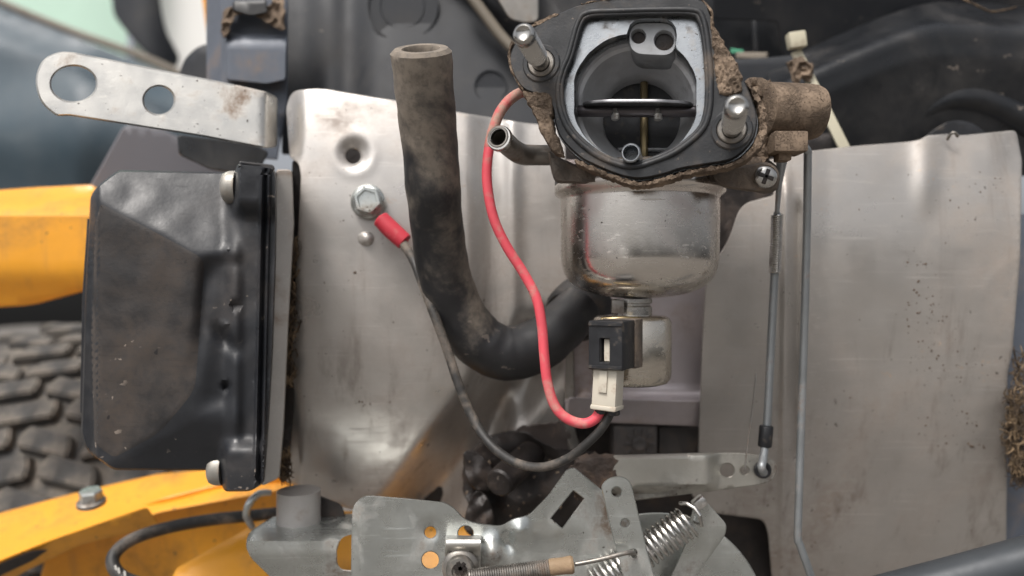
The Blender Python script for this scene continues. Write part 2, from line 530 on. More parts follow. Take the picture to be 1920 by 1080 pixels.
COVERB = mat('brown_dusted_cover', hexc(36, 35, 36), .52, 0, var=.2, vs=30, dust=.5, ds=26, dsharp=.16, dcol=hexc(74, 66, 60), light=.4, specks=.4, ss=150, spr=.2, scol=hexc(22, 22, 23), bump=.3, bs=420, scratch=.4)
WHITEP = mat('ivory_nylon', hexc(200, 193, 178), .45, 0, var=.05, dust=.14, ds=120, dcol=hexc(150, 120, 95), bump=.05)
RED = mat('red_insulation', hexc(216, 80, 92), .55, 0, var=.1, dust=.3, ds=110, dsharp=.1, dcol=hexc(196, 140, 130), specks=.35, ss=500, spr=.25, gate=90, bump=.15)
REDD = mat('red_insulation_dusty', hexc(200, 80, 84), .7, 0, var=.1, dust=.66, ds=120, dcol=hexc(178, 152, 136), bump=.2)
REDSL = mat('red_shrink_sleeve', hexc(190, 52, 66), .55, 0, var=.08, dust=.1, ds=80, dcol=hexc(190, 140, 130), bump=.06)
BLACKW = mat('dusty_black_wire', hexc(44, 43, 42), .55, 0, var=.15, dust=.4, ds=70, dcol=hexc(122, 112, 102), bump=.2)
YEL = mat('yellow_paint', hexc(234, 162, 46), .36, 0, var=.06, vs=25, dust=.15, ds=24, dcol=hexc(150, 108, 56), dsharp=.2, specks=.5, ss=200, spr=.2, gate=30, bump=.05, scratch=.4, runs=.3)
PLAST = mat('dark_grey_plastic', hexc(33, 36, 41), .5, 0, var=.1, vs=20, dust=.08, ds=18, dsharp=.25, dcol=hexc(80, 76, 72), light=.2, bump=.06)
PLASTB = mat('black_duct_plastic', hexc(24, 26, 29), .33, 0, var=.1, vs=20, dust=.06, ds=18, dsharp=.3, dcol=hexc(80, 76, 72), light=.3, bump=.05)
COLUMN = mat('grey_steel_column', hexc(92, 98, 108), .5, .1, var=.08, dust=.22, ds=30, dcol=hexc(132, 116, 104), bump=.1)
TEAL = mat('dark_teal_plastic', hexc(62, 78, 88), .42, 0, var=.1, vs=8, dust=.2, ds=7, dsharp=.3, dcol=hexc(104, 112, 116), bump=.03)
LAV = mat('grey_lavender_plastic', hexc(112, 111, 116), .5, 0, var=.06, vs=10, bump=.03)
TYRE = mat('dusty_tyre_rubber', hexc(62, 61, 60), .85, 0, var=.2, vs=40, dust=.34, ds=36, dsharp=.16, dcol=hexc(124, 116, 106), top=.1, bump=.4, bs=500)
DARK = mat('greasy_dark_casting', hexc(42, 37, 35), .5, .1, var=.3, vs=60, dust=.25, ds=60, dcol=hexc(80, 68, 60), light=.25, bump=.4, bs=400, bd=.001)
HEADM = mat('grey_cast_head', hexc(188, 184, 178), .5, .45, var=.06, dust=.2, ds=50, scratch=.6, bump=.15)
STRAW = mat('dry_grass', hexc(112, 94, 72), .9, 0, var=.6, vs=200, dust=.5, ds=120, dsharp=.06, dcol=hexc(50, 40, 32), bump=.2)
BRASS = mat('brass', hexc(160, 144, 110), .35, .9, var=.1, bump=.05)
FLOORM = mat('dusty_concrete', hexc(104, 100, 95), .85, 0, var=.12, vs=4, bump=.2, bs=80)
MINT = mat('pale_mint_wall', hexc(196, 226, 208), .8, 0, var=.05, vs=3, bump=.02)
WHITEMK = mat('white_print', hexc(215, 212, 205), .6, 0, var=.03, bump=0)
BEIGE = mat('beige_trim', hexc(120, 112, 100), .6, 0, var=.06, vs=20, bump=.05)
GREEN = mat('green_tape', hexc(70, 140, 110), .6, 0, bump=.05)
BARM = mat('grey_bar_paint', hexc(58, 62, 66), .45, .2, var=.08, dust=.1, ds=30, bump=.05)
BOLTD = mat('dull_bolt', hexc(158, 155, 148), .5, .6, var=.1, dust=.25, ds=90, bump=.1)
TIE = mat('yellowed_cable_tie', hexc(192, 186, 164), .45, 0, var=.06, dust=.15, ds=50, bump=.06)

# ================================================================== the setting
tag(link('ground', [(-8, -6, -.62), (8, -6, -.62), (8, 12, -.62), (-8, 12, -.62)], [(0, 1, 2, 3)], FLOORM, smooth=False), kind='structure')

# ================================================================== background on the left
mint = sheet('wall', rnd([(-260, -400), (246, -400), (236, 210), (-260, 210)], 5), MINT, y=2300, thick=60, grid=200, rim=200)
tag(mint, 'pale mint wall far behind the dark teal hood', 'wall')
wb = sheet('wall', rnd([(250, -420), (520, -420), (520, 160), (250, 160)], 5), WHITESKY, y=2450, thick=60, grid=200, rim=200)  # added panel, painted white in place of the bright sky in the gap
tag(wb, 'added white panel standing in for bright sky between the dark arm and the column', 'wall')
hood = thing('machine_hood', 'blurred dark teal plastic hood behind the lifting bracket', 'hood', base=(150, 380, 320))
yh = lambda u, v: 1050 - .0 * u + 55 * math.exp(-((v - 250) / 120) ** 2) * -1 + .25 * abs(u - 150) + 60 * sstep(90, 20, v - .42 * u)
sheet('hood_panel', rnd([(-120, -55), (0, 12), (127, 64), (250, 112), (335, 150), (430, 210), (430, 420), (-120, 420)], 12), TEAL, hood, y=yh, thick=4, grid=22, rim=22)
tube('hood_trim', [(-120, -62, 1010), (0, 3, 1010), (127, 56, 1006), (250, 100, 1002), (345, 142, 1010)], 7.0, BEIGE, hood)
lobe = sheet('dashboard_arm', rnd([(205, -40), (213, 30), (252, 78), (285, 112), (330, 130), (338, 108), (312, 60), (303, 20), (296, -40)], 14), PLAST,
             y=lambda u, v: 1150 + 20 * ((u - 265) / 50) ** 2, thick=25)
tag(lobe, 'blurred dark arm hanging in front of the bright background', 'arm')
ys = sheet('yellow_upright', rnd([(374, -40), (420, -40), (410, 70), (388, 66)], 4), YEL, y=300, thick=20)
tag(ys, 'sliver of orange yellow upright beside the grey column at the top', 'upright')
lav = sheet('side_panel', rnd([(140, 400), (196, 300), (233, 234), (300, 240), (345, 262), (450, 262), (450, 420)], 14), LAV, y=lambda u, v: 240 + .12 * (u - 300), thick=6)
tag(lav, 'blurred lavender grey panel below the lifting bracket', 'panel')
kn = sheet('dark_bracket', rnd([(332, 252), (470, 268), (505, 285), (480, 330), (395, 318), (335, 290)], 8), PLASTB, y=118, thick=12)
tag(kn, 'dark plastic bracket just under the lifting bracket arm', 'bracket')
fb = sheet('round_fender', rnd([(330, 160), (345, 110), (372, 86), (400, 80), (430, 90), (430, 240), (330, 220)], 16), PLAST, y=lambda u, v: 190 + .002 * (u - 390) ** 2, thick=20)
tag(fb, 'dark rounded part between the hood and the grey column', 'fender')

col = thing('steel_column', 'dusty grey steel column at the top left', 'column', base=(460, 280, 120))
sheet('column_side', rnd([(386, -60), (414, -60), (414, 268), (388, 232)], 3), COLUMN, col, y=lambda u, v: 150 - .5 * (u - 386), thick=8, grid=20)
sheet('column_face', rnd([(414, -60), (541, -60), (539, 190), (520, 300), (414, 290)], 3), COLUMN, col, y=lambda u, v: 136 + .02 * (u - 414), thick=8, grid=20)
sheet('column_block', rnd([(424, 62), (538, 66), (536, 150), (500, 158), (424, 150)], 6), COLUMN, col, y=lambda u, v: 128 + 5 * sstep(80, 62, v), thick=9, grid=12)
sheet('clip', rnd([(436, 2), (500, 0), (502, 24), (470, 30), (436, 20)], 6), PLASTB, col, y=124, thick=11)
sheet('caked_dust', spl([(418, 30), (432, 12), (500, 12), (512, -6), (530, -20), (534, 40), (530, 58), (505, 44), (470, 26), (440, 32), (428, 66), (416, 66)], 4), DIRT, col,
      y=lambda u, v: 127 + 3 * nz(u, v, 12), thick=7, jit=4, rim=5, grid=7)

# yellow side piece
yb = sheet('yellow_fender', rnd([(-120, 366), (60, 352), (185, 346), (190, 470), (180, 540), (60, 572), (-120, 584)], 22), YEL,
           y=lambda u, v: 165 + 30 * sstep(404, 352, v) + 10 * sstep(500, 580, v), thick=30, grid=16)
tag(yb, 'thick yellow metal fender left of the black valve cover', 'fender')

# ---------------------------------------------------------------- tyre with lugs
TR, TW = 205.0, 215.0
TY, TZ = 205.0 + TR, -232.0                      # wheel centre, mm
tcx = (20 - 960) * kk(215)
tw = thing('tyre', 'dusty tyre with chunky tread blocks at the lower left', 'tyre', base=(60, 1100, 300))
prof = [(TR - 80, -TW * .5), (TR - 40, -TW * .56), (TR - 14, -TW * .5), (TR - 9, -TW * .36), (TR - 8, 0), (TR - 9, TW * .36), (TR - 14, TW * .5), (TR - 40, TW * .56), (TR - 80, TW * .5)]
lathe('carcass', prof, Vector((tcx, TY, TZ)) * .001, (1, 0, 0), TYRE, tw, seg=96)
def lug_mesh(v_):
    # one tread block: bent to the tyre, slanted, corners knocked off
    rr = random.Random(v_)
    V = []; F = []
    wx, ha = 20.5 + rr.uniform(-1, 1), .046
    nx, na = 3, 2
    for h in (0, 1):
        for i in range(nx + 1):
            for j in range(na + 1):
                x = (-1 + 2 * i / nx) * wx * (1 - .07 * h)
                a = (-1 + 2 * j / na) * ha * (1 - .12 * h) + x * .0011
                if i in (0, nx) and j == na: x *= .82
                r = TR - 10 + (10 + rr.uniform(-.4, .4)) * h
                V.append(Vector((x, -math.cos(a) * r, math.sin(a) * r)) * .001)
    n_ = (nx + 1) * (na + 1)
    id_ = lambda h, i, j: h * n_ + i * (na + 1) + j
    for i in range(nx):
        for j in range(na): F.append((id_(1, i, j), id_(1, i + 1, j), id_(1, i + 1, j + 1), id_(1, i, j + 1)))
        for j in (0, na): F.append((id_(0, i, j), id_(0, i + 1, j), id_(1, i + 1, j), id_(1, i, j)))
    for j in range(na):
        for i in (0, nx): F.append((id_(0, i, j), id_(0, i, j + 1), id_(1, i, j + 1), id_(1, i, j)))
    me = bpy.data.meshes.new('tread_block'); me.from_pydata([tuple(v) for v in V], [], F)
    bm = bmesh.new(); bm.from_mesh(me); bmesh.ops.recalc_face_normals(bm, faces=bm.faces)
    eg = [e for e in bm.edges if len(e.link_faces) == 2 and e.calc_face_angle(0) > .5]
    bmesh.ops.bevel(bm, geom=eg, offset=.0014, segments=2, affect='EDGES'); bm.to_mesh(me); bm.free()
    me.polygons.foreach_set('use_smooth', [True] * len(me.polygons)); me.set_sharp_from_angle(angle=R(50))
    me.materials.append(TYRE)
    return me
lms = [lug_mesh(i) for i in range(5)]
for i in range(-5, 14):
    for c_ in range(-2, 3):
        if i % 2 and c_ == 2: continue
        x = c_ * 46 + (23 if i % 2 else 0)
        o = bpy.data.objects.new('tread_block', lms[(i * 3 + c_) % 5]); C.objects.link(o); o.parent = tw
        o.location = Vector((tcx + x, TY, TZ)) * .001 - WLOC[tw]
        o.rotation_euler = (-(i * .112 + random.uniform(-.006, .006)), 0, 0)
        sc_ = 1 - .035 * (abs(x) / 92) ** 3
        o.scale = (1 if c_ % 2 else -1, sc_, sc_)

# ---------------------------------------------------------------- yellow chassis frame
fr = thing('chassis_frame', 'bright yellow chassis frame along the bottom left', 'frame', base=(260, 1080, 120))
sheet('frame_rail', rnd([(-80, 990), (0, 962), (150, 922), (300, 888), (400, 880), (560, 880), (560, 912), (440, 934), (300, 960), (150, 1010), (0, 1070), (-80, 1110)], 12), YEL, fr,
      y=lambda u, v: 175 - .55 * (v - (990 - .26 * u)) + .06 * u, thick=10, grid=16)
sheet('frame_lip', rnd([(-80, 1094), (0, 1050), (95, 1012), (275, 950), (300, 985), (240, 1000), (150, 1022), (50, 1070), (0, 1100), (-80, 1140)], 8), YEL, fr,
      y=lambda u, v: 128 + .3 * (v - (1050 - .33 * u)), thick=8, grid=14)
sheet('frame_skirt', rnd([(60, 1140), (90, 1030), (150, 985), (300, 935), (520, 880), (600, 870), (600, 1140)], 14), YEL, fr,
      y=lambda u, v: 186 + .1 * (v - 1000) + 5 * math.sin((u - .8 * v) / 60), thick=6, grid=14)
sheet('frame_plate', rnd([(300, 1140), (330, 1065), (430, 1010), (520, 958), (720, 958), (960, 1000), (960, 1140)], 10), YEL, fr,
      y=lambda u, v: 120 - .2 * (v - 1000), thick=4, grid=16)
sheet('slot_insert', rnd([(-40, 1090), (0, 1056), (60, 1032), (92, 1030), (60, 1052), (0, 1080), (-40, 1110)], 6), DARK, fr, y=lambda u, v: 122 + .3 * (v - (1050 - .33 * u)), thick=3)
fbolt = lathe('washer', [(6.5, 0), (7.2, .5), (7.0, 2.2), (5.8, 3)], P(172, 946, 132), (0, -.25, 1), STEELD, fr)
hexprof('frame_bolt', P(172, 940, 132), (0, -.2, 1), 5.8, 6.5, ZINC, fr, rot=.3)
cab = thing('black_cable', 'black printed cable looping over the yellow chassis frame', 'cable', base=(300, 1080, 90))
tube('sheath', [(560, 958, 118), (480, 966, 116), (400, 974, 112), (320, 988, 106), (255, 1008, 98), (218, 1034, 92), (212, 1060, 88), (235, 1085, 86), (290, 1100, 86)], 3.0, BLACKW, cab, n=10)
for i, (a, b) in enumerate([(216, 1066), (222, 1071), (233, 1077)]):
    sheet('printed_mark', rnd([(a - 2, b - 6), (a + 2, b - 7), (a + 4, b + 4), (a, b + 5)], 1), WHITEMK, cab, y=84.6 - i * .8, thick=.5, cpx=.4, grid=20)
ring = tube('hose_clip', [(508, 924, 100), (486, 926, 98), (468, 944, 96), (462, 966, 96), (474, 990, 97)], [1.4, 1.8, 2, 1.8, 1.4], ZINC)
tag(ring, 'thin curved steel clip below the valve cover flange', 'clip')

# ================================================================== background behind the engine top
bp = thing('blower_housing', 'dark grey plastic blower housing behind the rubber hose', 'housing', base=(760, 260, 165))
yb_ = lambda u, v: 172 - 12 * sstep(560, 640, u) + 9 * math.exp(-((u - 650) / 40) ** 2) - .05 * (v - 100) - 14 * sstep(0, 46, (u - 860) * .64 - (v - 0) * .77 + 4)
sheet('housing_wall', rnd([(528, -80), (980, -80), (1080, 60), (1080, 290), (528, 290)], 6), PLAST, bp, y=yb_, thick=4, grid=12)
lathe('round_boss', [(12.2, 0), (12.2, 5), (12.6, 5.6), (12.9, 4.6), (13.4, 5), (13.6, 0)][::-1], P(757, 18, 168), (0, -1, 0), PLAST, bp, seg=48)
lathe('round_boss', [(0.1, 4.2), (19.3, 4.2), (19.3, 5.2), (20.3, 5.2), (20.3, 0)], P(757, 18, 167), (0, -1, 0), PLAST, bp, seg=56)
lathe('round_boss', [(0.1, 3.2), (8.6, 3.2), (8.6, 4.2), (9.4, 4.2), (9.4, 0)], P(920, 165, 160), (0, -1, 0), PLAST, bp, seg=44)
tube('edge_bead', [(866, -30, 150), (905, 22, 149), (940, 68, 148), (972, 100, 147), (1010, 122, 147)], 3.2, BEIGE, bp)
sheet('upper_cap', rnd([(885, -80), (1010, -80), (1010, 40), (985, 44), (955, 36)], 10), STEELD, bp, y=138, thick=8)
bg2 = thing('intake_shroud', 'dark shroud behind the top of the carburetor', 'shroud', base=(1250, 300, 190))
sheet('back_wall', rnd([(1000, -80), (1960, -80), (1960, 330), (1000, 330)], 6), PLASTB, bg2, y=215, thick=4, grid=40, rim=40)
sheet('upper_panel', rnd([(1330, -80), (1960, -80), (1960, 40), (1700, 40), (1640, 80), (1470, 112), (1456, 40), (1340, 36)], 8), PLAST, bg2, y=lambda u, v: 182 + .12 * v, thick=4, grid=18)
tube('thin_post', [(1415, 20, 200), (1418, 110, 200)], 2.0, PLAST, bg2, n=1)
sheet('tan_strip', rnd([(1380, 98), (1440, 98), (1440, 112), (1380, 110)], 2), BEIGE, bg2, y=160, thick=4)
sheet('green_tab', rnd([(1370, 90), (1396, 94), (1392, 100), (1370, 101)], 2), GREEN, bg2, y=162, thick=4)
sheet('grey_panel', rnd([(1370, 112), (1440, 108), (1520, 100), (1540, 160), (1520, 330), (1370, 330)], 4), PLAST, bg2, y=156, thick=4)

du = thing('air_duct', 'large glossy black plastic air duct at the top right', 'duct', base=(1740, 280, 130))
top_edge = [(1440, 122), (1512, 92), (1580, 62), (1647, 34), (1713, 11), (1760, 3), (1840, 4), (1990, 20)]
def yduct(u, v):
    te = np.interp(u, [p[0] for p in top_edge], [p[1] for p in top_edge])
    d = v - te
    y_ = 132 + 46 * (1 - sstep(-25, 70, d))
    y_ -= 5 * math.exp(-((d - 46) / 13) ** 2)
    y_ += .055 * max(0, d - 100)
    return y_ + .02 * (u - 1700)
sheet('duct_wall', top_edge + [(1990, 330), (1480, 330), (1470, 250), (1440, 180)], PLASTB, du, y=yduct, thick=4, grid=9, rim=10)
tube('arch_bead', [(1560, 312, 148), (1620, 276, 147), (1690, 236, 147), (1750, 198, 146), (1805, 188, 145), (1860, 202, 146), (1930, 236, 147), (2000, 270, 149)], [6, 7, 8, 8.4, 8.6, 8.6, 8.4, 8], PLASTB, du, n=10, seg=20)
sheet('arch_shade_sheet', spl([(1690, 320), (1730, 262), (1770, 232), (1800, 226), (1832, 236), (1860, 268), (1872, 320)], 5), BLACKP, du, y=130, thick=2)  # flat black sheet painting the dark inside of the arch
stk = tube('dry_stem', [(1800, -5, 150), (1835, 12, 148), (1862, 22, 147), (1905, 14, 147)], .6, STRAW)
tag(stk, 'thin pale dry stem lying on top of the black duct', 'stem')

tie = thing('cable_tie', 'yellowed nylon cable tie in front of the black duct', 'cable tie', base=(1550, 270, 100))
a, b = P(1492, 96, 112), P(1584, 280, 100)
dr = (b - a).normalized()
rot = Matrix((dr.cross(Vector((0, 1, 0))).normalized(), Vector((0, 1, 0)), dr)).transposed()
rbox('tie_strap', (a + b) / 2, (5.4, 1.6, (b - a).length * 1000), TIE, tie, bev=.5, rot=rot)
rbox('tie_head', P(1493, 76, 110), (8.6, 6, 8.2), TIE, tie, bev=1.2, rot=Matrix.Rotation(R(-8), 3, 'Y'))
sheet('tie_debris', spl([(1478, 116), (1500, 106), (1520, 120), (1528, 140), (1520, 152), (1504, 150), (1490, 160), (1480, 140)], 4), DIRT, tie, y=lambda u, v: 105 + 3 * nz(u, v, 8), thick=5, jit=6, rim=4, grid=6)

# dark engine casting behind everything that is open
blk = thing('engine_block', 'dark engine casting deep behind the carburetor bowl', 'engine block', base=(1100, 1080, 130))
sheet('casting_wall', rnd([(600, 250), (1560, 250), (1560, 1200), (760, 1200), (700, 1000)], 10), DARK, blk, y=lambda u, v: 132 + 3 * nz(u, v, 60), thick=20, grid=40, rim=40)
rbox('emblem_boss', P(1187, 824, 108), (22, 14, 17), CASTG, blk, bev=2.2, seg=3)
cE = P(1199, 833, 100.2)
for i in range(10):
    a_ = 2 * math.pi * i / 10
    rbox('emblem_ray', cE + Vector((math.cos(a_), 0, math.sin(a_))) * .0062, (3.0, 1.4, 1.2), CASTG, blk, bev=.35, rot=Matrix.Rotation(-a_, 3, 'Y'))
lathe('emblem_hub', [(3.4, 0), (3.4, .9), (2.6, 1.3), (1.2, .9)], cE + Vector((0, .0004, 0)), (0, -1, 0), CASTG, blk, seg=24)
sheet('ledge', rnd([(1235, 802), (1312, 800), (1316, 850), (1300, 858), (1235, 852)], 6), CASTG, blk, y=112, thick=18)

# ================================================================== silver shroud panels
mid = thing('inner_shroud', 'dull silver inner shroud panel behind the solenoid', 'panel', base=(1190, 800, 100))
sheet('inner_panel', rnd([(985, 300), (1330, 300), (1330, 796), (1060, 790), (1056, 640), (985, 600)], 8), INNER, mid,
      y=lambda u, v: 104 - 8 * sstep(735, 750, v) + 5 * sstep(770, 800, v) - 2 * math.exp(-((u - 1300) / 22) ** 2) * 0, thick=2, grid=12)
sheet('inner_flange', rnd([(1066, 745), (1322, 752), (1322, 800), (1066, 790)], 5), INNER, mid, y=lambda u, v: 93 + .12 * (v - 752), thick=2)
sheet('dark_stay', rnd([(1062, 560), (1076, 560), (1078, 800), (1100, 880), (1074, 880), (1058, 800)], 5), STEELD, mid, y=98, thick=4)

def yleft(u, v):
    y_ = 74.0
    y_ += 14 * (1 - sstep(540, 580, u)) ** 2 * sstep(330, 240, v)          # rolled upper left edge
    y_ += 3 * (1 - sstep(548, 566, u)) * sstep(300, 330, v)
    r = math.hypot(u - 664, v - 288)
    y_ += 3.6 * (1 - sstep(8, 34, r))                                       # dimple
    y_ -= .4 * math.exp(-((r - 38) / 9) ** 2)
    y_ += 9 * sstep(872, 925, u) - 3.2 * math.exp(-((u - 962) / 16) ** 2)     # step and bead behind the hose
    y_ += .010 * max(0, u - 620)
    s = (u - 1010) * .80 + (v - 640) * .60                                  # diagonal fold
    y_ += 30 * sstep(-75, 15, s) * sstep(560, 680, v) - 16 * sstep(15, 90, s) * sstep(560, 700, v)
    y_ += 33 * max(0, (v - 420) / 560) ** 2 + 8 * max(0, (430 - v) / 260) ** 2
    y_ += .6 * nz(u, v, 140, 3)
    return y_
lp = thing('shroud_panel', 'speckled silver shroud panel left of the carburetor, with the grounding bolt', 'panel', base=(760, 960, 75))
left_out = rnd([(536, 200, 24), (548, 170, 24), (600, 165, 20), (700, 182), (740, 188), (870, 212), (980, 230), (1060, 238), (1066, 560), (1062, 700), (1050, 860), (1000, 960), (880, 1000), (720, 968), (640, 950), (520, 896, 8), (536, 840), (546, 700), (556, 500), (564, 330, 8), (560, 306, 8), (543, 296, 8)], 10)
sheet('panel_sheet', left_out, SHROUD, lp, holes=[circ(662, 293, 14)], y=yleft, thick=1.6, grid=8, rim=8, cpx=1.5, bands=[(lambda v: 940, 66, 4.0, 232, 620)])
sheet('pressed_tab', spl([(672, 440), (685, 434), (698, 438), (701, 449), (694, 460), (680, 460), (671, 452)], 4), SHROUD, lp, y=lambda u, v: 74.1 - 1.8 * sstep(15, 4, math.hypot(u - 687, v - 447)), thick=2.4, grid=4, rim=4, cpx=2)

def yright(u, v):
    y_ = 78.0
    x0 = -.010 * (v - 400)
    y_ -= 3.0 * math.exp(-((u - 1474 - x0) / 9) ** 2) * sstep(300, 380, v)
    y_ += 3.2 * math.exp(-((u - 1497 - x0) / 7) ** 2) * sstep(370, 395, v) * sstep(880, 850, v)
    y_ += 2.2 * sstep(1506, 1560, u)
    y_ -= 1.4 * sstep(1540, 1562, u) * sstep(1600, 1560, u) * 0
    w_ = 27 + (v - 260) * -.05
    if v < 440: y_ -= 2.6 * math.exp(-((u - 1738 + .02 * (v - 260)) / max(9, w_)) ** 2) * sstep(430, 330, v)
    y_ += 5 * sstep(1850, 1925, u) * sstep(420, 250, v)
    y_ += .9 * sstep(1812, 1800, u + (v - 560) * .0) * 0
    q = math.hypot((u - 1960) / 1.0, (v - 600) / 1.0)
    y_ -= .22 * sstep(141, 130, q)
    y_ += 36 * max(0, (v - 420) / 600) ** 2 + 7 * max(0, (470 - v) / 220) ** 2
    y_ += .5 * nz(u, v, 150, 9)
    return y_
rp = thing('shroud_panel', 'large dirt-spattered silver shroud panel right of the carburetor', 'panel', base=(1600, 1080, 80))
right_out = rnd([(1440, 300, 4), (1512, 284), (1600, 274), (1700, 266, 4), (1724, 262, 4), (1738, 254, 4), (1790, 250, 6), (1800, 254, 4), (1905, 244, 10), (1916, 300), (1913, 480), (1898, 660), (1889, 700), (1887, 1000), (1884, 1140), (1452, 1140), (1440, 1000), (1432, 974, 16), (1340, 962, 8), (1296, 930), (1308, 870), (1316, 640), (1322, 540), (1334, 498), (1366, 452, 24), (1384, 396, 16), (1400, 380), (1452, 366), (1440, 330)], 8)
sheet('panel_sheet', right_out, SHROUD2, rp, y=yright, thick=1.6, grid=8, rim=8, cpx=1.5, bands=[(lambda v: 1486 - .010 * (v - 400), 28, 3.0, 310, 1060)])
hk = tube('panel_hook', [(1776, 262, 84), (1782, 252, 82), (1790, 249, 81), (1796, 256, 82)], .7, STEELD, rp)
rb = sheet('grey_post', rnd([(1880, 400), (1990, 400), (1990, 1100), (1880, 1100)], 8), COLUMN, y=120, thick=20, grid=40)
tag(rb, 'blue grey post beyond the right edge of the large panel', 'post')
bar = tube('grey_bar', [(1540, 1152, 30), (1640, 1128, 28), (1780, 1092, 25), (1920, 1054, 22), (2000, 1032, 20)], 9, BARM, n=6, seg=24)
tag(bar, 'blurred grey bar crossing the lower right corner', 'bar')

# dry grass caught in gaps
def grass(name, label, boxes, cnt, y0, y1, lmin, lmax, vert=.6, m=None):
    V = []; F = []
    for i in range(cnt):
        bx = random.choice(boxes)
        u = random.uniform(bx[0], bx[2]); v = random.uniform(bx[1], bx[3]); y_ = random.uniform(y0, y1)
        a = random.gauss(math.pi / 2, vert) ; L_ = random.uniform(lmin, lmax)
        c = P(u, v, y_); d = Vector((math.cos(a), random.uniform(-.3, .3), math.sin(a))) * L_ * .001
        s = Vector((random.uniform(-1, 1), random.uniform(-1, 1), random.uniform(-1, 1))) * L_ * .00028
        pts = [c - d * .5, c - d * .15 + s, c + d * .2 + s, c + d * .5]
        r = random.uniform(.12, .42)
        v_, f_ = tubegeo(pts, [r * .6, r, r, r * .3], 4)
        b = len(V); V += v_; F += [tuple(x + b for x in f) for f in f_]
    o = link(name, V, F, STRAW)
    return tag(o, label, 'dry grass', kind='stuff')
grass('dry_grass', 'dry brown grass packed in the gap beside the valve cover', [(540, 452, 556, 480), (543, 470, 556, 620), (538, 520, 554, 710), (532, 690, 548, 712), (526, 850, 542, 900)], 330, 72, 82, 3, 9, .5)
grass('dry_grass', 'thick clump of dry grass at the right edge', [(1902, 668, 1945, 860), (1898, 700, 1940, 890), (1903, 860, 1925, 900), (1894, 740, 1906, 850)], 620, 80, 104, 4, 14, .9)
gap = sheet('gap_dirt', rnd([(548, 300, 6), (566, 306, 6), (560, 520), (552, 760), (540, 900), (524, 900), (536, 700), (542, 480)], 4), DARK, y=86, thick=6)
tag(gap, 'dark dirt-filled gap along the left edge of the left panel', 'dirt', kind='stuff')

# ---------------------------------------------------------------- flecks of dried dirt on the panels
def flecks(parent, yf, spots, name='dirt_fleck'):
    V = []; F = []
    for (u, v, r) in spots:
        a0 = random.uniform(0, 6.28); el = random.uniform(.45, 1)
        ring = []
        for i in range(7):
            a = 2 * math.pi * i / 7
            rr = r * random.uniform(.6, 1.25)
            x, y_ = rr * math.cos(a), rr * el * math.sin(a)
            ring.append((u + x * math.cos(a0) - y_ * math.sin(a0), v + x * math.sin(a0) + y_ * math.cos(a0)))
        b = len(V)
        V += [P(x, y_, yf(x, y_) + .05) for x, y_ in ring]
        V.append(P(u, v, yf(u, v) - .12 * min(r, 4)))
        F += [(b + i, b + (i + 1) % 7, b + 7) for i in range(7)]
    return tag(link(name, V, F, FLECK, parent, sharp=80), kind='stuff')
FLECK = mat('dried_dirt', hexc(96, 82, 70), .9, 0, var=.3, vs=300, bump=.3)
sp_ = []
def near(cx, cy, sx, sy, n, r0, r1, sl=0.0):
    for _ in range(n):
        dv = random.gauss(0, sy)
        sp_.append((cx + random.gauss(0, sx) + sl * dv, cy + dv, r0 + (r1 - r0) * random.random() ** 2.5))
near(1712, 500, 14, 32, 34, .8, 3.4, .35); near(1730, 570, 20, 26, 46, .8, 3.6); near(1750, 640, 26, 26, 46, .8, 3.4)
near(1770, 690, 34, 22, 60, .8, 3.6); near(1800, 800, 32, 26, 54, .8, 3.4); near(1822, 832, 16, 10, 22, 1, 4.5)
near(1620, 400, 60, 40, 30, .7, 2.2); near(1830, 340, 60, 14, 40, .8, 3.2); near(1780, 430, 90, 60, 30, .7, 3.0); near(1680, 800, 160, 180, 46, .6, 2.6)
near(1390, 520, 40, 60, 12, .8, 2.6); near(1380, 760, 30, 80, 12, .8, 2.4)
sp_ = [s for s in sp_ if 1335 < s[0] < 1880 and 300 < s[1] < 1070]
flecks(rp, yright, sp_)
sp_ = []
near(640, 430, 70, 120, 46, .6, 2.4); near(680, 640, 90, 120, 34, .7, 2.8); near(600, 250, 40, 50, 30, .6, 2.0); near(670, 756, 8, 5, 7, 1, 4); near(672, 510, 6, 4, 5, 1, 4)
near(735, 200, 40, 12, 16, .8, 2.4); near(900, 700, 90, 60, 24, .6, 2.2); near(600, 760, 20, 60, 10, .7, 2.2)
sp_ = [s for s in sp_ if 575 < s[0] < 1040 and 200 < s[1] < 900 and math.hypot(s[0] - 662, s[1] - 293) > 24]
flecks(lp, yleft, sp_)

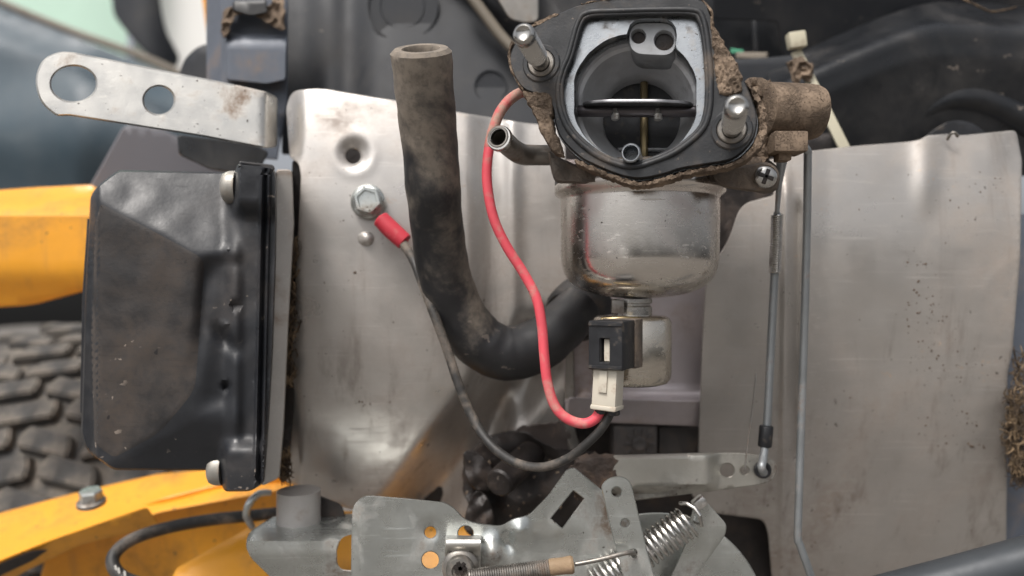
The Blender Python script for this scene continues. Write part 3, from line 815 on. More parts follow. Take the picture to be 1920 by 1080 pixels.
# ================================================================== valve cover and head
hd = sheet('cylinder_head', rnd([(517, 318, 8), (548, 318, 10), (551, 420), (540, 620), (532, 800), (524, 896, 10), (490, 912, 8), (498, 800), (512, 560), (517, 420)], 4), HEADM, y=lambda u, v: 52 + .12 * (u - 520), thick=40)
tag(hd, 'narrow grey cast cylinder head edge between valve cover and panel', 'cylinder head')
vc = thing('valve_cover', 'dusty black valve cover bolted on at the left', 'valve cover', base=(340, 910, 60))
def yvc(u, v):
    y_ = 34.0
    # upper facet above the diagonal crease
    s1 = ((v - 378) - (u - 190) * .53)
    y_ += .105 * math.log1p(math.exp(-max(-300, min(300, s1)) / 3)) * 3
    s2 = ((864 - v) - (u - 215) * .50)
    y_ += .07 * math.log1p(math.exp(-max(-300, min(300, s2)) / 3)) * 3
    # valley towards the flange and left bevel
    y_ += 4 * sstep(360, 420, u) * sstep(470, 500, v) * sstep(800, 740, v) - 3 * sstep(415, 445, u)
    y_ += 10 * sstep(186, 168, u)
    y_ += 4 * math.exp(-((u - 392 - (v - 480) * -.12) / 14) ** 2) * sstep(470, 520, v) * sstep(760, 600, v) * 0.6
    y_ += 6 * math.exp(-(((u - 425) / 30) ** 2 + ((v - 640 - (u - 425) * .8) / 16) ** 2)) * .5
    for (a_, b_) in ((442, 573), (424, 725)):
        y_ += 3 * sstep(11, 5, math.hypot(u - a_, v - b_))
    for (a_, b_) in ((421, 608), (424, 468)):
        y_ -= 1.3 * sstep(8, 3, math.hypot(u - a_, v - b_))
    # bolted lugs at the top and bottom and the ribbed edge
    tl_ = sstep(432, 450, u); bl_ = sstep(410, 430, u) * sstep(815, 850, v)
    mid_ = sstep(440, 462, u)
    f_ = max(tl_ * sstep(415, 375, v), bl_)
    y_ = y_ * (1 - mid_) + 38 * mid_
    y_ = y_ * (1 - f_) + 31.5 * f_
    g_ = 497 - (v - 400) * .022
    y_ += 2.4 * math.exp(-((u - g_) / 3.2) ** 2) - 1.2 * math.exp(-((u - g_ + 8) / 3) ** 2) + 2.0 * sstep(g_ + 6, g_ + 12, u)
    y_ += .5 * nz(u, v, 45, 2)
    return y_
sheet('cover_shell', rnd([(170, 366, 10), (186, 346, 10), (222, 319, 8), (407, 323, 4), (440, 322, 4), (446, 306, 8), (512, 313, 10), (519, 330), (518, 480), (512, 660), (504, 800), (496, 905, 10), (470, 921, 10), (420, 922, 10), (414, 900, 8), (412, 884, 4), (392, 882, 6), (212, 881, 10), (160, 842, 14), (152, 812), (160, 540)], 8), COVER, vc, y=yvc, thick=42, grid=7, rim=7, cpx=3, cham=3,
      bands=[(lambda v: 498 - (v - 400) * .023, 15, 1.8, 330, 890)])
sheet('front_face', rnd([(189, 382, 6), (300, 440, 30), (384, 486, 20), (376, 600), (366, 730, 24), (300, 812, 30), (214, 858, 10), (176, 832, 10), (170, 620), (178, 420, 10)], 10), COVERB, vc, y=lambda u, v: yvc(u, v) - .22, thick=.6, grid=7, rim=7, cpx=5, cham=.2)
sheet('top_lip', rnd([(448, 302, 5), (512, 309, 5), (516, 317, 4), (512, 320, 3), (450, 312, 3)], 3), COVER, vc, y=33, thick=34, cpx=1.5)
sheet('embossed_plate', rnd([(164, 408, 4), (174, 420), (170, 560), (162, 780), (150, 774, 4), (154, 560)], 2), BLACKP, vc, y=50, thick=26)
for i in range(5):
    sheet('embossed_letter', rnd([(163 - i * 1.4, 480 + i * 52), (170 - i * 1.4, 482 + i * 52), (168 - i * 1.4, 512 + i * 52), (161 - i * 1.4, 510 + i * 52)], 2), COVER, vc, y=49, thick=8, cpx=1, cham=.5)
for (bx, by, yb0) in ((444, 352, 46), (418, 878, 46)):
    prof = [(0.1, 5.2), (3.0, 5.2), (3.0, 5.8), (4.6, 5.6), (5.9, 4.9), (6.6, 3.6), (6.9, 2.2), (6.9, 0), (3, 0), (3, -6)]
    bo = lathe('torx_bolt', prof, P(bx, by, yb0), (-1, -.12, 0), BOLTD, vc, seg=36)
    lathe('torx_socket', [(2.9, 0), (2.9, .9), (.2, .9)], P(bx, by, yb0) + Vector((-1, -.12, 0)).normalized() * .0047, (-1, -.12, 0), DARK, bo, seg=6)

# ================================================================== lifting bracket
lb = thing('lifting_bracket', 'bright zinc lifting bracket arm with two holes at upper left', 'bracket', base=(300, 280, 60))
def ylb(u, v):
    return 40 + 40 * (u - 65) / 450.0 * .7 - .025 * (v - 160 - .17 * (u - 65)) + 26 * sstep(488, 530, u) ** 1.5
sheet('bracket_arm', rnd([(64, 150, 20), (78, 112, 22), (108, 96, 16), (140, 98, 10), (300, 130), (420, 154), (500, 172, 6), (520, 182, 6), (520, 276, 8), (495, 278), (380, 256), (240, 234), (130, 217, 4), (106, 218, 8), (76, 194, 22)], 10), BRACKET, lb,
      holes=[circ(138, 157, 42, 36, 33), circ(298, 188, 28, 32, 26)], y=ylb, thick=3.4, grid=10, rim=8, cpx=3.5, cham=1.1)

# ================================================================== grounding bolt
hb = thing('hex_bolt', 'zinc hex flange bolt holding the ground wire to the panel', 'bolt', base=(692, 378, 70))
lathe('bolt_flange', [(7.7, 0), (7.8, .8), (7.4, 1.5), (6.2, 2.4), (4, 2.8), (.1, 2.8)], P(690, 378, 72.0), (-.05, -1, .05), ZINC, hb)
hexprof('bolt_head', P(692, 378, 70.0), (.02, -1, .03), 6.3, 5.4, ZINC, hb, rot=.25, recess=1)

# ================================================================== hose
hs = thing('breather_hose', 'thick dusty black rubber hose bent in a J', 'hose', base=(950, 720, 60))
pts = [(790, 98, 10), (797, 180, 17.5), (806, 270, 26), (813, 360, 33), (821, 440, 43), (835, 520, 51), (862, 590, 57), (900, 640, 61), (950, 662, 63), (1003, 650, 65), (1046, 618, 69), (1088, 576, 78)]
tube('hose_wall', pts, [11.2, 11.0, 10.8, 10.8, 10.9, 11.0, 11.3, 11.8, 12.0, 11.8, 11.2, 10.8], RUBBER, hs, n=8, seg=36, hollow=6.4, hollow_len=16, wob=.035)
tube('hose_cuff', [(1072, 592, 82), (1084, 580, 86), (1098, 564, 92)], [14.0, 14.4, 14.0], RUBBERD, hs, n=6, seg=28, hollow=9, hollow_len=3)

# ================================================================== wiring pigtail
wp = thing('wire_pigtail', 'white plug with a red wire and a black wire to the bolt', 'wiring', base=(1100, 880, 10))
tube('red_wire', [(1000, 168, 26), (968, 178, 24), (940, 206, 22), (924, 246, 21), (914, 300, 20), (914, 350, 20), (926, 410, 20), (950, 462, 20), (983, 514, 20), (1006, 560, 19), (1016, 610, 18), (1020, 660, 17), (1026, 715, 16), (1040, 760, 15), (1062, 784, 14), (1092, 794, 13), (1115, 786, 12), (1128, 764, 12), (1130, 745, 12)],
     [1.95] * 6 + [1.9] * 20, RED, wp, n=8, seg=18)
tube('dusty_wire_end', [(1002, 167.5, 26), (968, 178, 24), (940, 206, 22), (924, 246, 21), (917, 278, 20.4)], 2.05, REDD, wp, n=8, seg=18, wob=.05)
tube('black_wire', [(752, 450, 66), (776, 490, 58), (797, 545, 50), (818, 600, 46), (840, 660, 44), (858, 715, 42), (882, 775, 40), (915, 828, 34), (960, 864, 28), (1010, 876, 22), (1060, 862, 18), (1100, 832, 14), (1130, 800, 12), (1148, 765, 12), (1152, 748, 12)],
     [1.9, 1.95, 1.95, 1.95, 1.95, 1.9, 1.85, 1.7, 1.7, 1.7, 1.7, 1.7], BLACKW, wp, n=8, seg=16, wob=.04)
tube('shrink_sleeve', [(714, 411, 67), (734, 431, 66.5), (758, 453, 66)], [3.9, 4.1, 3.9], REDSL, wp, n=5, seg=20, hollow=2)
sheet('ring_terminal', spl([(672, 356), (692, 346), (712, 356), (720, 378), (716, 398), (726, 414), (714, 420), (702, 406), (680, 404), (666, 384)], 4), ZINC, wp, y=71.6, thick=1.2, grid=12)
pc = P(1140, 729, 11)
rbox('plug_body', pc, (9.2, 8.4, 15.4), WHITEP, wp, bev=.7, rot=Matrix.Rotation(R(3), 3, 'Y') @ Matrix.Rotation(R(-28), 3, 'Z'))

pr_ = Matrix.Rotation(R(3), 3, 'Y') @ Matrix.Rotation(R(-28), 3, 'Z')
rbox('plug_collar', pc + pr_ @ Vector((0, 0, -.0066)), (9.8, 9.0, 1.6), WHITEP, wp, bev=.4, rot=pr_)
rbox('plug_latch', pc + pr_ @ Vector((-.0004, -.0045, .003)), (3.2, 1.0, 8), WHITEP, wp, bev=.3, rot=pr_)
for sx in (-.0022, .0024):
    lathe('wire_seal', [(1.2, 0), (2.5, .1), (2.5, 1.6), (2.1, 2.0), (1.2, 2.0)], pc + pr_ @ Vector((sx, 0, -.0074)), (0, 0, -1), BLACKP, wp, seg=16)
# ================================================================== carburetor
ca = thing('carburetor', 'dirty carburetor with black flange gasket and silver float bowl', 'carburetor', base=(1198, 720, 28))
AX = Vector((.245, 1, -.038)).normalized()
CAMP = Vector((0, -D0, 0))
P0 = P(1190, 170, 0) * 1000
def CP(px, py, d=0.0):
    dr_ = Vector(((px - 960) / FPX, 1, (540 - py) / FPX))
    t = (P0 - CAMP).dot(AX) / dr_.dot(AX)
    return (CAMP + dr_ * t + AX * d) * .001
gout = spl([(1092, 6), (1150, -3), (1250, -6), (1316, 0), (1331, 22), (1342, 56), (1368, 100), (1395, 148), (1410, 184), (1419, 212), (1419, 240), (1408, 268), (1374, 298), (1320, 309), (1278, 316), (1244, 327), (1200, 335), (1160, 328), (1120, 312), (1086, 294), (1052, 260), (1040, 228), (1036, 204), (1022, 184), (980, 166), (960, 134), (955, 104), (968, 76), (993, 52), (1048, 24)], 4)
gin = spl([(1108, 32), (1160, 29), (1230, 27), (1294, 28), (1309, 40), (1317, 72), (1322, 120), (1324, 160), (1321, 208), (1306, 243), (1261, 279), (1212, 299), (1185, 304), (1160, 300), (1120, 282), (1079, 246), (1060, 208), (1055, 168), (1062, 135), (1074, 106), (1090, 50)], 4)
bcx, bcy, br = 1190.0, 178.0, 120.0
pill = rnd([(1176, 30), (1268, 30), (1268, 96), (1176, 92)], 30)
def inb(x, y):
    return (x - bcx) ** 2 + (y - bcy) ** 2 < br ** 2 and abs(x - bcx) < 115
bore = []
for i in range(96):
    a_ = 2 * math.pi * i / 96
    ts = np.linspace(60, 170, 221)
    X = np.stack([bcx + ts * math.cos(a_), bcy + ts * math.sin(a_)], 1)
    ip = inpoly(X, pill)
    best = 60
    for t, p, q in zip(ts, X, ip):
        if inb(*p) or (q and p[1] < 110): best = t
    bore.append((bcx + best * math.cos(a_), bcy + best * math.sin(a_)))
sheet('flange_gasket', gout, GASKET, ca, holes=[gin, circ(1015, 120, 25), circ(1372, 243, 27)], fn=lambda u, v, d: CP(u, v, d - .25 * nz(u, v, 40)), thick=2.6, grid=9, rim=7, cpx=3, cham=.9)
gb = spl([((p[0] - 1190) * 1.065 + 1190, (p[1] - 165) * 1.06 + 165) for p in gin[::4]], 4)
V, F = tubegeo([CP(p[0], p[1], .1) for p in gb + gb[:1]], 1.1, 10)
link('gasket_bead', V, F, GASKET, ca)
gb = spl([((p[0] - 1190) * 1.02 + 1190, (p[1] - 165) * 1.02 + 165) for p in gin[::4]], 4)
V, F = tubegeo([CP(p[0], p[1], .4) for p in gb + gb[:1]], .9, 10)
link('gasket_bead', V, F, GASKET, ca)
fl = sheet('flange_face', [((p[0] - 1190) * 1.012 + 1190, (p[1] - 165) * 1.014 + 165) for p in gout], ALU, ca, holes=[bore], fn=lambda u, v, d: CP(u, v, d + 2.7), thick=9, grid=12, rim=6, cpx=1.2, cham=.5)
# bore
def ringpts(r, d, clampx=115):
    return [CP(bcx + max(-clampx, min(clampx, r * math.cos(2 * math.pi * i / 64))), bcy + r * math.sin(2 * math.pi * i / 64), d) for i in range(64)]
V = []; F = []
prof = [(122, 9), (121, 14), (120, 15), (113, 15.6), (111, 18), (105, 22), (96, 26), (88, 28.5), (84, 30.5), (82, 33), (82, 62), (136, 63), (138, 60), (138, 9)]
for r, d in prof: V += ringpts(r, d, 115 if r < 130 else 200)
for q in range(len(prof)):
    for i in range(64):
        j = (i + 1) % 64; q2 = (q + 1) % len(prof)
        F.append((q * 64 + i, q * 64 + j, q2 * 64 + j, q2 * 64 + i))
bo = link('throttle_bore', V, F, ALUD, ca)
V = ringpts(70, 70) ; V.append(CP(bcx, bcy, 71))
sheet('bore_shade_disc', circ(bcx, bcy, 86, 40), BLACKP, bo, fn=lambda u, v, d: CP(u, v, d + 37), thick=3, grid=30)  # black disc: the darkness deep in the throat put into its colour
sheet('bore_boss', pill, BOSS, ca, holes=[circ(1195, 57, 13, 20), circ(1244, 65, 18, 24)], fn=lambda u, v, d: CP(u, v, d + 5.5), thick=16, grid=10, rim=5, cpx=2, cham=.8)
for (a_, b_, c_) in ((1195, 57, 14), (1244, 65, 19)):
    sheet('port_shade_disc', circ(a_, b_, c_, 20), DARK, ca, fn=lambda u, v, d: CP(u, v, d + 8.0), thick=4)  # dark discs paint the shade inside the boss holes
# choke plate, shaft, screws, jet
def plate_fn(u, w_, d):                      # u: pixel x, w_: depth*5
    dd = w_ / 5.0
    return CP(u, 183 - .6 * (dd - 2) + d * 5.2, dd)
sheet('choke_plate', rnd([(1084, 45), (1100, 22), (1140, 8), (1240, 8), (1284, 22), (1300, 45), (1300, 85), (1270, 118), (1120, 118), (1084, 85)], 14), mat('choke_steel', hexc(120, 120, 122), .35, .9, var=.1, bump=.05), ca, fn=plate_fn, thick=1.3, grid=14, rim=9, cpx=1, cham=.25)
sh = [CP(1072, 191.5, 12), CP(1310, 191.5, 12)]
V, F = tubegeo([sh[0] + (sh[1] - sh[0]) * t / 6 for t in range(7)], 2.15, 24)
link('choke_shaft', V, F, mat('dark_shaft_steel', hexc(92, 88, 90), .35, .8, var=.1, bump=.05), ca)
for x in (1148, 1231):
    lathe('shaft_screw', [(1.6, -2), (1.6, 0), (1.35, .25), (1.6, .5), (1.35, .75), (1.6, 1.0), (1.35, 1.25), (1.55, 1.5), (1.2, 1.8), (.1, 1.8)], CP(x, 200.5, 11), (0, -.2, -1), STEEL, ca, seg=18)
V, F = tubegeo([CP(1196, 100, 34), CP(1196, 256, 34)], 1.6, 14)
link('brass_jet', V, F, BRASS, ca)
V, F = tubegeo([CP(1184, 290, d) for d in (-3.0, 0, 10, 22)], 3.4, 24, hollow=2.5, hollow_len=14)
link('vent_tube', V, F, ALU, ca)
sheet('step_rib', rnd([(1140, 236), (1250, 236), (1250, 242), (1140, 242)], 2), ALUD, ca, fn=lambda u, v, d: CP(u, v, d + 34), thick=8, grid=20)
# studs
def stud(x, y):
    pr = [(3.1, 12), (3.1, -8)]
    h = -8.0
    while h > -26:
        pr += [(3.75, h - .35), (3.25, h - .85)]; h -= 1.0
    pr += [(3.6, -27.2), (3.7, -28.5), (3.3, -29.6), (2.5, -30), (1.9, -29.4), (.1, -29.2)]
    o = lathe('mounting_stud', pr, CP(x, y, 0), AX, STEEL, ca, seg=36, sharp=60)
    lathe('stud_collar', [(4.9, 1.5), (4.9, -.5), (4.5, -.9), (3.3, -.9), (3.2, 1)], CP(x, y, 0), AX, STEELD, o, seg=32)
    lathe('stud_washer', [(7.0, 1.2), (7.0, -.2), (6.5, -.6), (5.2, -.5), (5.1, 1)], CP(x, y, 0), AX, GASKET, o, seg=36)
stud(1015, 119); stud(1372, 243)
# caked dirt on the flange
def crust(outl, d0, amp, th, jit, sz=7, nm='dirt_crust'):
    return sheet(nm, spl(outl, 4), DIRT, ca, fn=lambda u, v, d: CP(u, v, d0 + d - amp * (.35 + .6 * nz(u, v, 14) + .4 * nz(u, v, 5, 4) + .25 * nz(u, v, 2.6, 8)) if d < th * .5 else d0 + d), thick=th, jit=jit * .7, rim=2.4, grid=3.2, cpx=2.5, cham=th * .3)
crust([(1334, 30), (1342, 54), (1360, 84), (1376, 110), (1388, 134), (1392, 150), (1390, 172), (1376, 178), (1356, 180), (1346, 168), (1342, 140), (1338, 110), (1334, 70), (1332, 48)], -.2, 1.5, 2.2, 4)
crust([(1036, 184), (1022, 172), (1000, 172), (986, 168), (978, 172), (986, 190), (1004, 222), (1014, 250), (1034, 282), (1054, 292), (1050, 268), (1038, 240), (1036, 210)], -.1, 1.3, 6, 4)
crust([(956, 76), (950, 98), (952, 124), (966, 150), (976, 170), (984, 168), (968, 142), (961, 120), (959, 96), (964, 80)], .4, .9, 6, 3)
crust([(1040, 24), (1010, 36), (990, 50), (988, 56), (1012, 48), (1050, 28)], .1, .9, 6, 4)
crust([(1092, 4), (1130, -4), (1200, -8), (1240, -6), (1200, 1), (1140, 2), (1096, 9)], .2, .8, 6, 4)
crust([(1316, -4), (1330, 8), (1338, 24), (1336, 40), (1330, 24), (1318, 6)], .1, .9, 6, 3)
crust([(1080, 296), (1100, 304), (1140, 322), (1180, 334), (1200, 338), (1244, 331), (1282, 319), (1330, 311), (1376, 301), (1410, 272), (1424, 240), (1432, 200), (1440, 240), (1432, 270), (1404, 298), (1370, 314), (1320, 324), (1284, 330), (1240, 344), (1206, 350), (1180, 348), (1130, 330), (1096, 316), (1076, 304)], .6, 1.4, 8, 5)
crust([(1400, 150), (1420, 166), (1436, 196), (1440, 230), (1430, 262), (1422, 246), (1424, 214), (1412, 180), (1398, 156)], 2, 1.6, 10, 5)
# casting around the bore, bowl cover, lugs
cast = sheet('carburetor_body', spl([(1030, 284), (1060, 300), (1140, 330), (1240, 336), (1330, 318), (1410, 290), (1450, 306), (1462, 336), (1448, 362), (1400, 358), (1352, 346), (1300, 344), (1200, 346), (1100, 344), (1046, 342), (1034, 320)], 4), DIRTYCAST, ca,
             y=lambda u, v: 14 + .012 * abs(u - 1200) + 2.0 * nz(u, v, 30), thick=36, jit=2, rim=6, grid=8, cpx=4, cham=3)
sheet('screw_lug', spl([(1340, 318), (1400, 310), (1436, 304), (1458, 318), (1460, 344), (1440, 360), (1400, 358), (1350, 348)], 5), DIRTYCAST, ca, y=lambda u, v: 8 + 1.2 * nz(u, v, 20), thick=14, rim=6, grid=7, cpx=4, cham=2.5)
sc = lathe('phillips_screw', [(4.15, 3), (4.2, .2), (4.0, -.5), (3.2, -1.3), (2.0, -1.7), (.1, -1.75)], P(1436, 331, 7), (0, 1, 0), STEEL, ca, seg=32)
for ang in (20, 110):
    rbox('cross_slot', P(1436, 331, 5.6), (5.6, 1.2, 1.5), DARK, sc, bev=.25, rot=Matrix.Rotation(R(ang), 3, 'Y'))
c0 = P(1198, 346, 42)
lathe('bowl_cover', [(33.8, -1), (34.2, 0), (34.2, 3), (32.5, 5.5), (26, 7), (0.1, 7.5)], c0, (0, 0, 1), DIRTYCAST, ca, seg=64)
# float bowl
k3 = kk(42)
bw = [(157, 347), (160, 349), (160.5, 353), (160.5, 361), (159, 365), (153, 369), (150, 372), (149.2, 377), (149.2, 378), (148.6, 440), (148, 480), (146.5, 496), (142, 512), (133, 526), (120, 537), (104, 545), (86, 551), (60, 556), (30, 559), (.1, 560)]
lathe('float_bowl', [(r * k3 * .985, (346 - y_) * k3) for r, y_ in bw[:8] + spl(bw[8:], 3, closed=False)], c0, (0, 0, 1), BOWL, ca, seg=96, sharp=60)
lathe('bowl_gasket', [(33.6, -.6), (34.35, -.4), (34.35, .6), (33.4, .8)], c0, (0, 0, 1), BLACKP, ca, seg=64)
# inlet elbow
V, F = tubegeo([Vector(p) for p in spl([P(934, 257, 2), P(946, 266, 8), P(962, 280, 16), P(978, 289, 21), P(1000, 291, 24), P(1040, 291, 25)], 6, closed=False)], [4.1, 4.0, 3.9, 4.0, 4.0, 3.9, 3.9], 24, hollow=2.9, hollow_len=14)
link('inlet_elbow', V, F, STEELD, ca)
lathe('elbow_barb', [(3.8, 3), (4.6, 2.2), (4.7, .8), (4.3, 0), (3.1, -.05), (3.0, 2)], P(935, 258, 1.8), (P(960, 278, 15) - P(935, 258, 2)).normalized(), STEEL, ca, seg=28, cap=False)
# choke-side cap on the right
capm = sheet('shaft_housing', spl([(1398, 152), (1440, 150), (1448, 158), (1450, 250), (1440, 300), (1420, 300), (1405, 240)], 4), DIRT, ca, y=lambda u, v: 16 + 3.0 * nz(u, v, 14), thick=24, jit=4, rim=4, grid=6)
lathe('shaft_cap', [(8.2, -4), (10.1, -3), (10.3, 0), (10.4, 12), (10.2, 16), (9.4, 18), (7.6, 19), (.1, 19.2)], P(1448, 207, 17), (1, .12, -.02), DIRT, ca, seg=44)
rbox('cap_block', P(1473, 270, 14), (12.4, 12, 7.6), DIRT, ca, bev=1.0)
rbox('cap_block', P(1467, 288, 15), (5, 6, 6), DIRT, ca, bev=.8)
# solenoid
so_ = lathe('fuel_solenoid', [(9.5, 0), (13.6, -.4), (15.2, -1.4), (15.9, -3), (16, -23), (15.6, -25.6), (14.4, -27.2), (12, -28), (.1, -28.2)], P(1184, 590, 40), (0, 0, 1), CAN, ca, seg=64)
lathe('solenoid_neck', [(8.2, -1), (8.2, 3.2), (7.4, 3.8), (7.4, 4.4), (8.3, 4.8), (8.3, 6.4)], P(1184, 590, 40), (0, 0, 1), STEEL, so_, seg=40)
rbox('neck_flat', P(1158, 575, 31), (4.8, 3, 5.2), STEELD, so_, bev=.5)
# black connector shell with a window, turned so its right side shows
CA = R(-28)
org = P(1135, 648, 5)
ux = Vector((math.cos(CA), math.sin(CA), 0)); ud = Vector((-math.sin(CA), math.cos(CA), 0)); uz = Vector((0, 0, 1))
def hf(u, v, d): return org + (ux * u * .1 + uz * v * .1 + ud * d) * .001
sheet('connector_shell', rnd([(-66, -88), (66, -88), (66, 88), (-66, 88)], 6), BLACKP, so_, holes=[rnd([(-20, -60), (14, -60), (14, 24), (-20, 24)], 2)], fn=hf, thick=13, cpx=4, cham=.5, grid=20, rim=12)
def hf2(u, v, d): return org + (ux * u * .1 + uz * v * .1 + ud * (d + 1.8)) * .001
sheet('window_latch', rnd([(-12, -58), (14, -58), (14, 22), (-12, 22)], 2), WHITEP, so_, fn=hf2, thick=2, cpx=1, grid=20)
def hf3(u, v, d): return org + (ux * u * .1 + uz * v * .1 + ud * (d + 13)) * .001
sheet('connector_block', rnd([(-62, -92), (72, -92), (72, 92), (-62, 92)], 6), DIRTYCAST, so_, fn=hf3, thick=8, cpx=4, cham=.5, grid=20, rim=12)
def hf4(u, v, d): return org + (ux * u * .1 + uz * v * .1 + ud * (d - .5)) * .001
for zz in (-84, 70):
    sheet('shell_rib', rnd([(-64, zz), (64, zz), (64, zz + 12), (-64, zz + 12)], 3), BLACKP, so_, fn=hf4, thick=2, cpx=1.5, cham=.3, grid=20, rim=12)
tube('latch_wire', [(1128, 600, 22), (1165, 598, 20), (1200, 600, 22)], 1.1, BRASS, so_, n=4, seg=10)

# ================================================================== linkage on the right
tl = thing('throttle_link', 'thin throttle link rod with tight coil spring and black sleeve', 'linkage', base=(1440, 890, 40))
tube('link_rod', [(1467, 292, 44), (1461, 345, 46), (1457, 400, 48)], [2.6, 1.2, 1.0], ROD, tl, n=6, seg=12)
tube('link_rod', [(1453, 500, 54), (1446, 640, 56), (1438, 800, 56), (1434, 838, 55)], 1.75, ROD, tl, n=6, seg=14)
helix(P(1457, 402, 48), P(1453, 510, 52), 2.15, 27, .45, 'coil_spring', STEEL, tl, seg=6, per=14)
tube('spring_core', [(1457, 398, 49), (1453, 512, 53)], 1.5, ROD, tl, n=1, seg=10)
tube('rod_sleeve', [(1437, 800, 54), (1434, 836, 54)], [2.9, 2.9], BLACKP, tl, n=1, seg=20)
tube('rod_hook', [(1434, 836, 54), (1431, 860, 50), (1428, 876, 47), (1432, 886, 50)], 1.7, ROD, tl, n=6, seg=12)
wf = tube('thin_wire', [(1418, 700, 58), (1410, 772, 55), (1402, 830, 52), (1396, 884, 49)], .35, STEELD, n=4, seg=6)
tag(wf, 'hair thin wire running down to the lever arm hole', 'wire')
lr = tube('control_rod', [(1498, 279, 34), (1508, 277, 35), (1514, 284, 36), (1514.5, 300, 37), (1513, 420, 42), (1508, 620, 46), (1502, 800, 48), (1497, 960, 48), (1496, 1008, 48), (1500, 1022, 48), (1510, 1050, 48), (1528, 1100, 48)], 1.6, ROD, n=8, seg=14)
tag(lr, 'long bent grey rod running down the right panel', 'rod')

# ================================================================== governor lever arm
ga = thing('lever_arm', 'dirty pressed steel lever arm with holes under the right panel', 'lever', base=(1280, 930, 50))
def yga(u, v):
    c = 884 + (1250 - u) * .03
    e = sstep(40, 26, abs(v - c)) * sstep(1352, 1322, u)
    return 57 - 6.0 * e + .004 * (1450 - u)
sheet('arm_plate', rnd([(1086, 862), (1110, 853), (1162, 853), (1303, 849), (1388, 849), (1444, 856, 14), (1460, 878, 16), (1450, 902, 16), (1420, 910), (1351, 919), (1196, 938), (1120, 944), (1086, 930)], 8), mat('dirty_zinc_lever', hexc(192, 190, 182), .36, .8, var=.1, dust=.26, ds=38, dsharp=.14, dcol=hexc(96, 80, 68), specks=.4, bump=.15), ga,
      holes=[circ(1363, 882, 13, 22), circ(1396, 882, 8, 16), circ(1430, 881, 12, 20)], y=yga, thick=1.8, grid=6, rim=6, cpx=2)
sheet('grime', spl([(1076, 862), (1110, 850), (1150, 853), (1172, 866), (1160, 880), (1176, 896), (1150, 912), (1160, 930), (1120, 944), (1080, 936), (1070, 900)], 4), GRIME, ga, y=lambda u, v: yga(u, v) - 1.0 + 1.6 * sstep(1120, 1178, u) + .7 * nz(u, v, 9), thick=3, jit=7, rim=4, grid=5)
lathe('grommet', [(3.0, 1.5), (3.6, 1.0), (3.6, -.6), (2.9, -1), (2.0, -.6), (2.0, 1.5)], P(1430, 881, 55), (0, 1, 0), BLACKP, ga, seg=26)

# ================================================================== dark greasy fitting
dk = thing('drain_fitting', 'greasy dark fitting with a round plug below the hose', 'fitting', base=(960, 980, 90))
a, b = P(936, 905, 66), P(1000, 846, 98)
lathe('round_plug', [(.1, -1), (5.4, -1), (6.3, 0), (6.6, 3), (6.6, (b - a).length * 1000)], a, (b - a), DARK, dk, seg=32)
sheet('fitting_body', spl([(872, 858), (892, 838), (930, 812), (985, 810), (1040, 840), (1120, 850), (1150, 890), (1100, 960), (1040, 990), (960, 1000), (900, 990), (872, 930), (868, 890)], 4), DARK, dk, y=lambda u, v: 92 + 7 * nz(u, v, 60) + 1 * nz(u, v, 18), thick=18, jit=3, rim=7, grid=8)
sheet('fitting_lug', spl([(870, 850), (890, 846), (912, 862), (926, 890), (916, 920), (890, 918), (872, 890)], 4), DARK, dk, y=lambda u, v: 82 + 3 * nz(u, v, 26), thick=12, jit=3, rim=5, grid=6)
sheet('fitting_lug', spl([(880, 940), (896, 920), (916, 936), (926, 980), (900, 1010), (870, 990)], 4), DARK, dk, y=lambda u, v: 78 + 3 * nz(u, v, 20), thick=12, rim=5, grid=6)
sheet('oily_pad', rnd([(966, 800), (1066, 788), (1078, 880), (1000, 890), (960, 850)], 18), mat('oily_brown_stain', hexc(66, 58, 54), .5, 0, dust=.2, light=.2), dk, y=lambda u, v: 98 + 2 * nz(u, v, 30), thick=6, jit=4, rim=7)
V = []; F = []
for i in range(26):
    u, v = random.uniform(876, 1050), random.uniform(840, 990)
    r = random.uniform(.25, .8); c = P(u, v, 84 + random.uniform(-4, 2))
    v_, f_ = tubegeo([c, c + Vector((random.uniform(-1, 1), -.3, random.uniform(-1, 1))) * .0012], r, 6, round_end=True)
    b_ = len(V); V += v_; F += [tuple(x + b_ for x in f) for f in f_]
tag(link('grit', V, F, DIRT, dk), kind='stuff')

# ================================================================== boss post under the panel
bs_ = thing('boss_post', 'grey round post under the lower left corner of the left panel', 'post', base=(560, 985, 70))
lathe('post', [(9.6, 15), (9.6, 3), (9.9, 1), (10.0, -1.5), (9.4, -2), (.1, -2)], P(560, 982, 72), (0, 0, 1), mat('grey_boss_paint', hexc(180, 176, 172), .5, .4, dust=.12, bump=.06), bs_, seg=40)
sheet('post_web', rnd([(590, 925), (640, 945), (650, 975), (610, 985), (596, 970)], 8), DARK, bs_, y=78, thick=10)

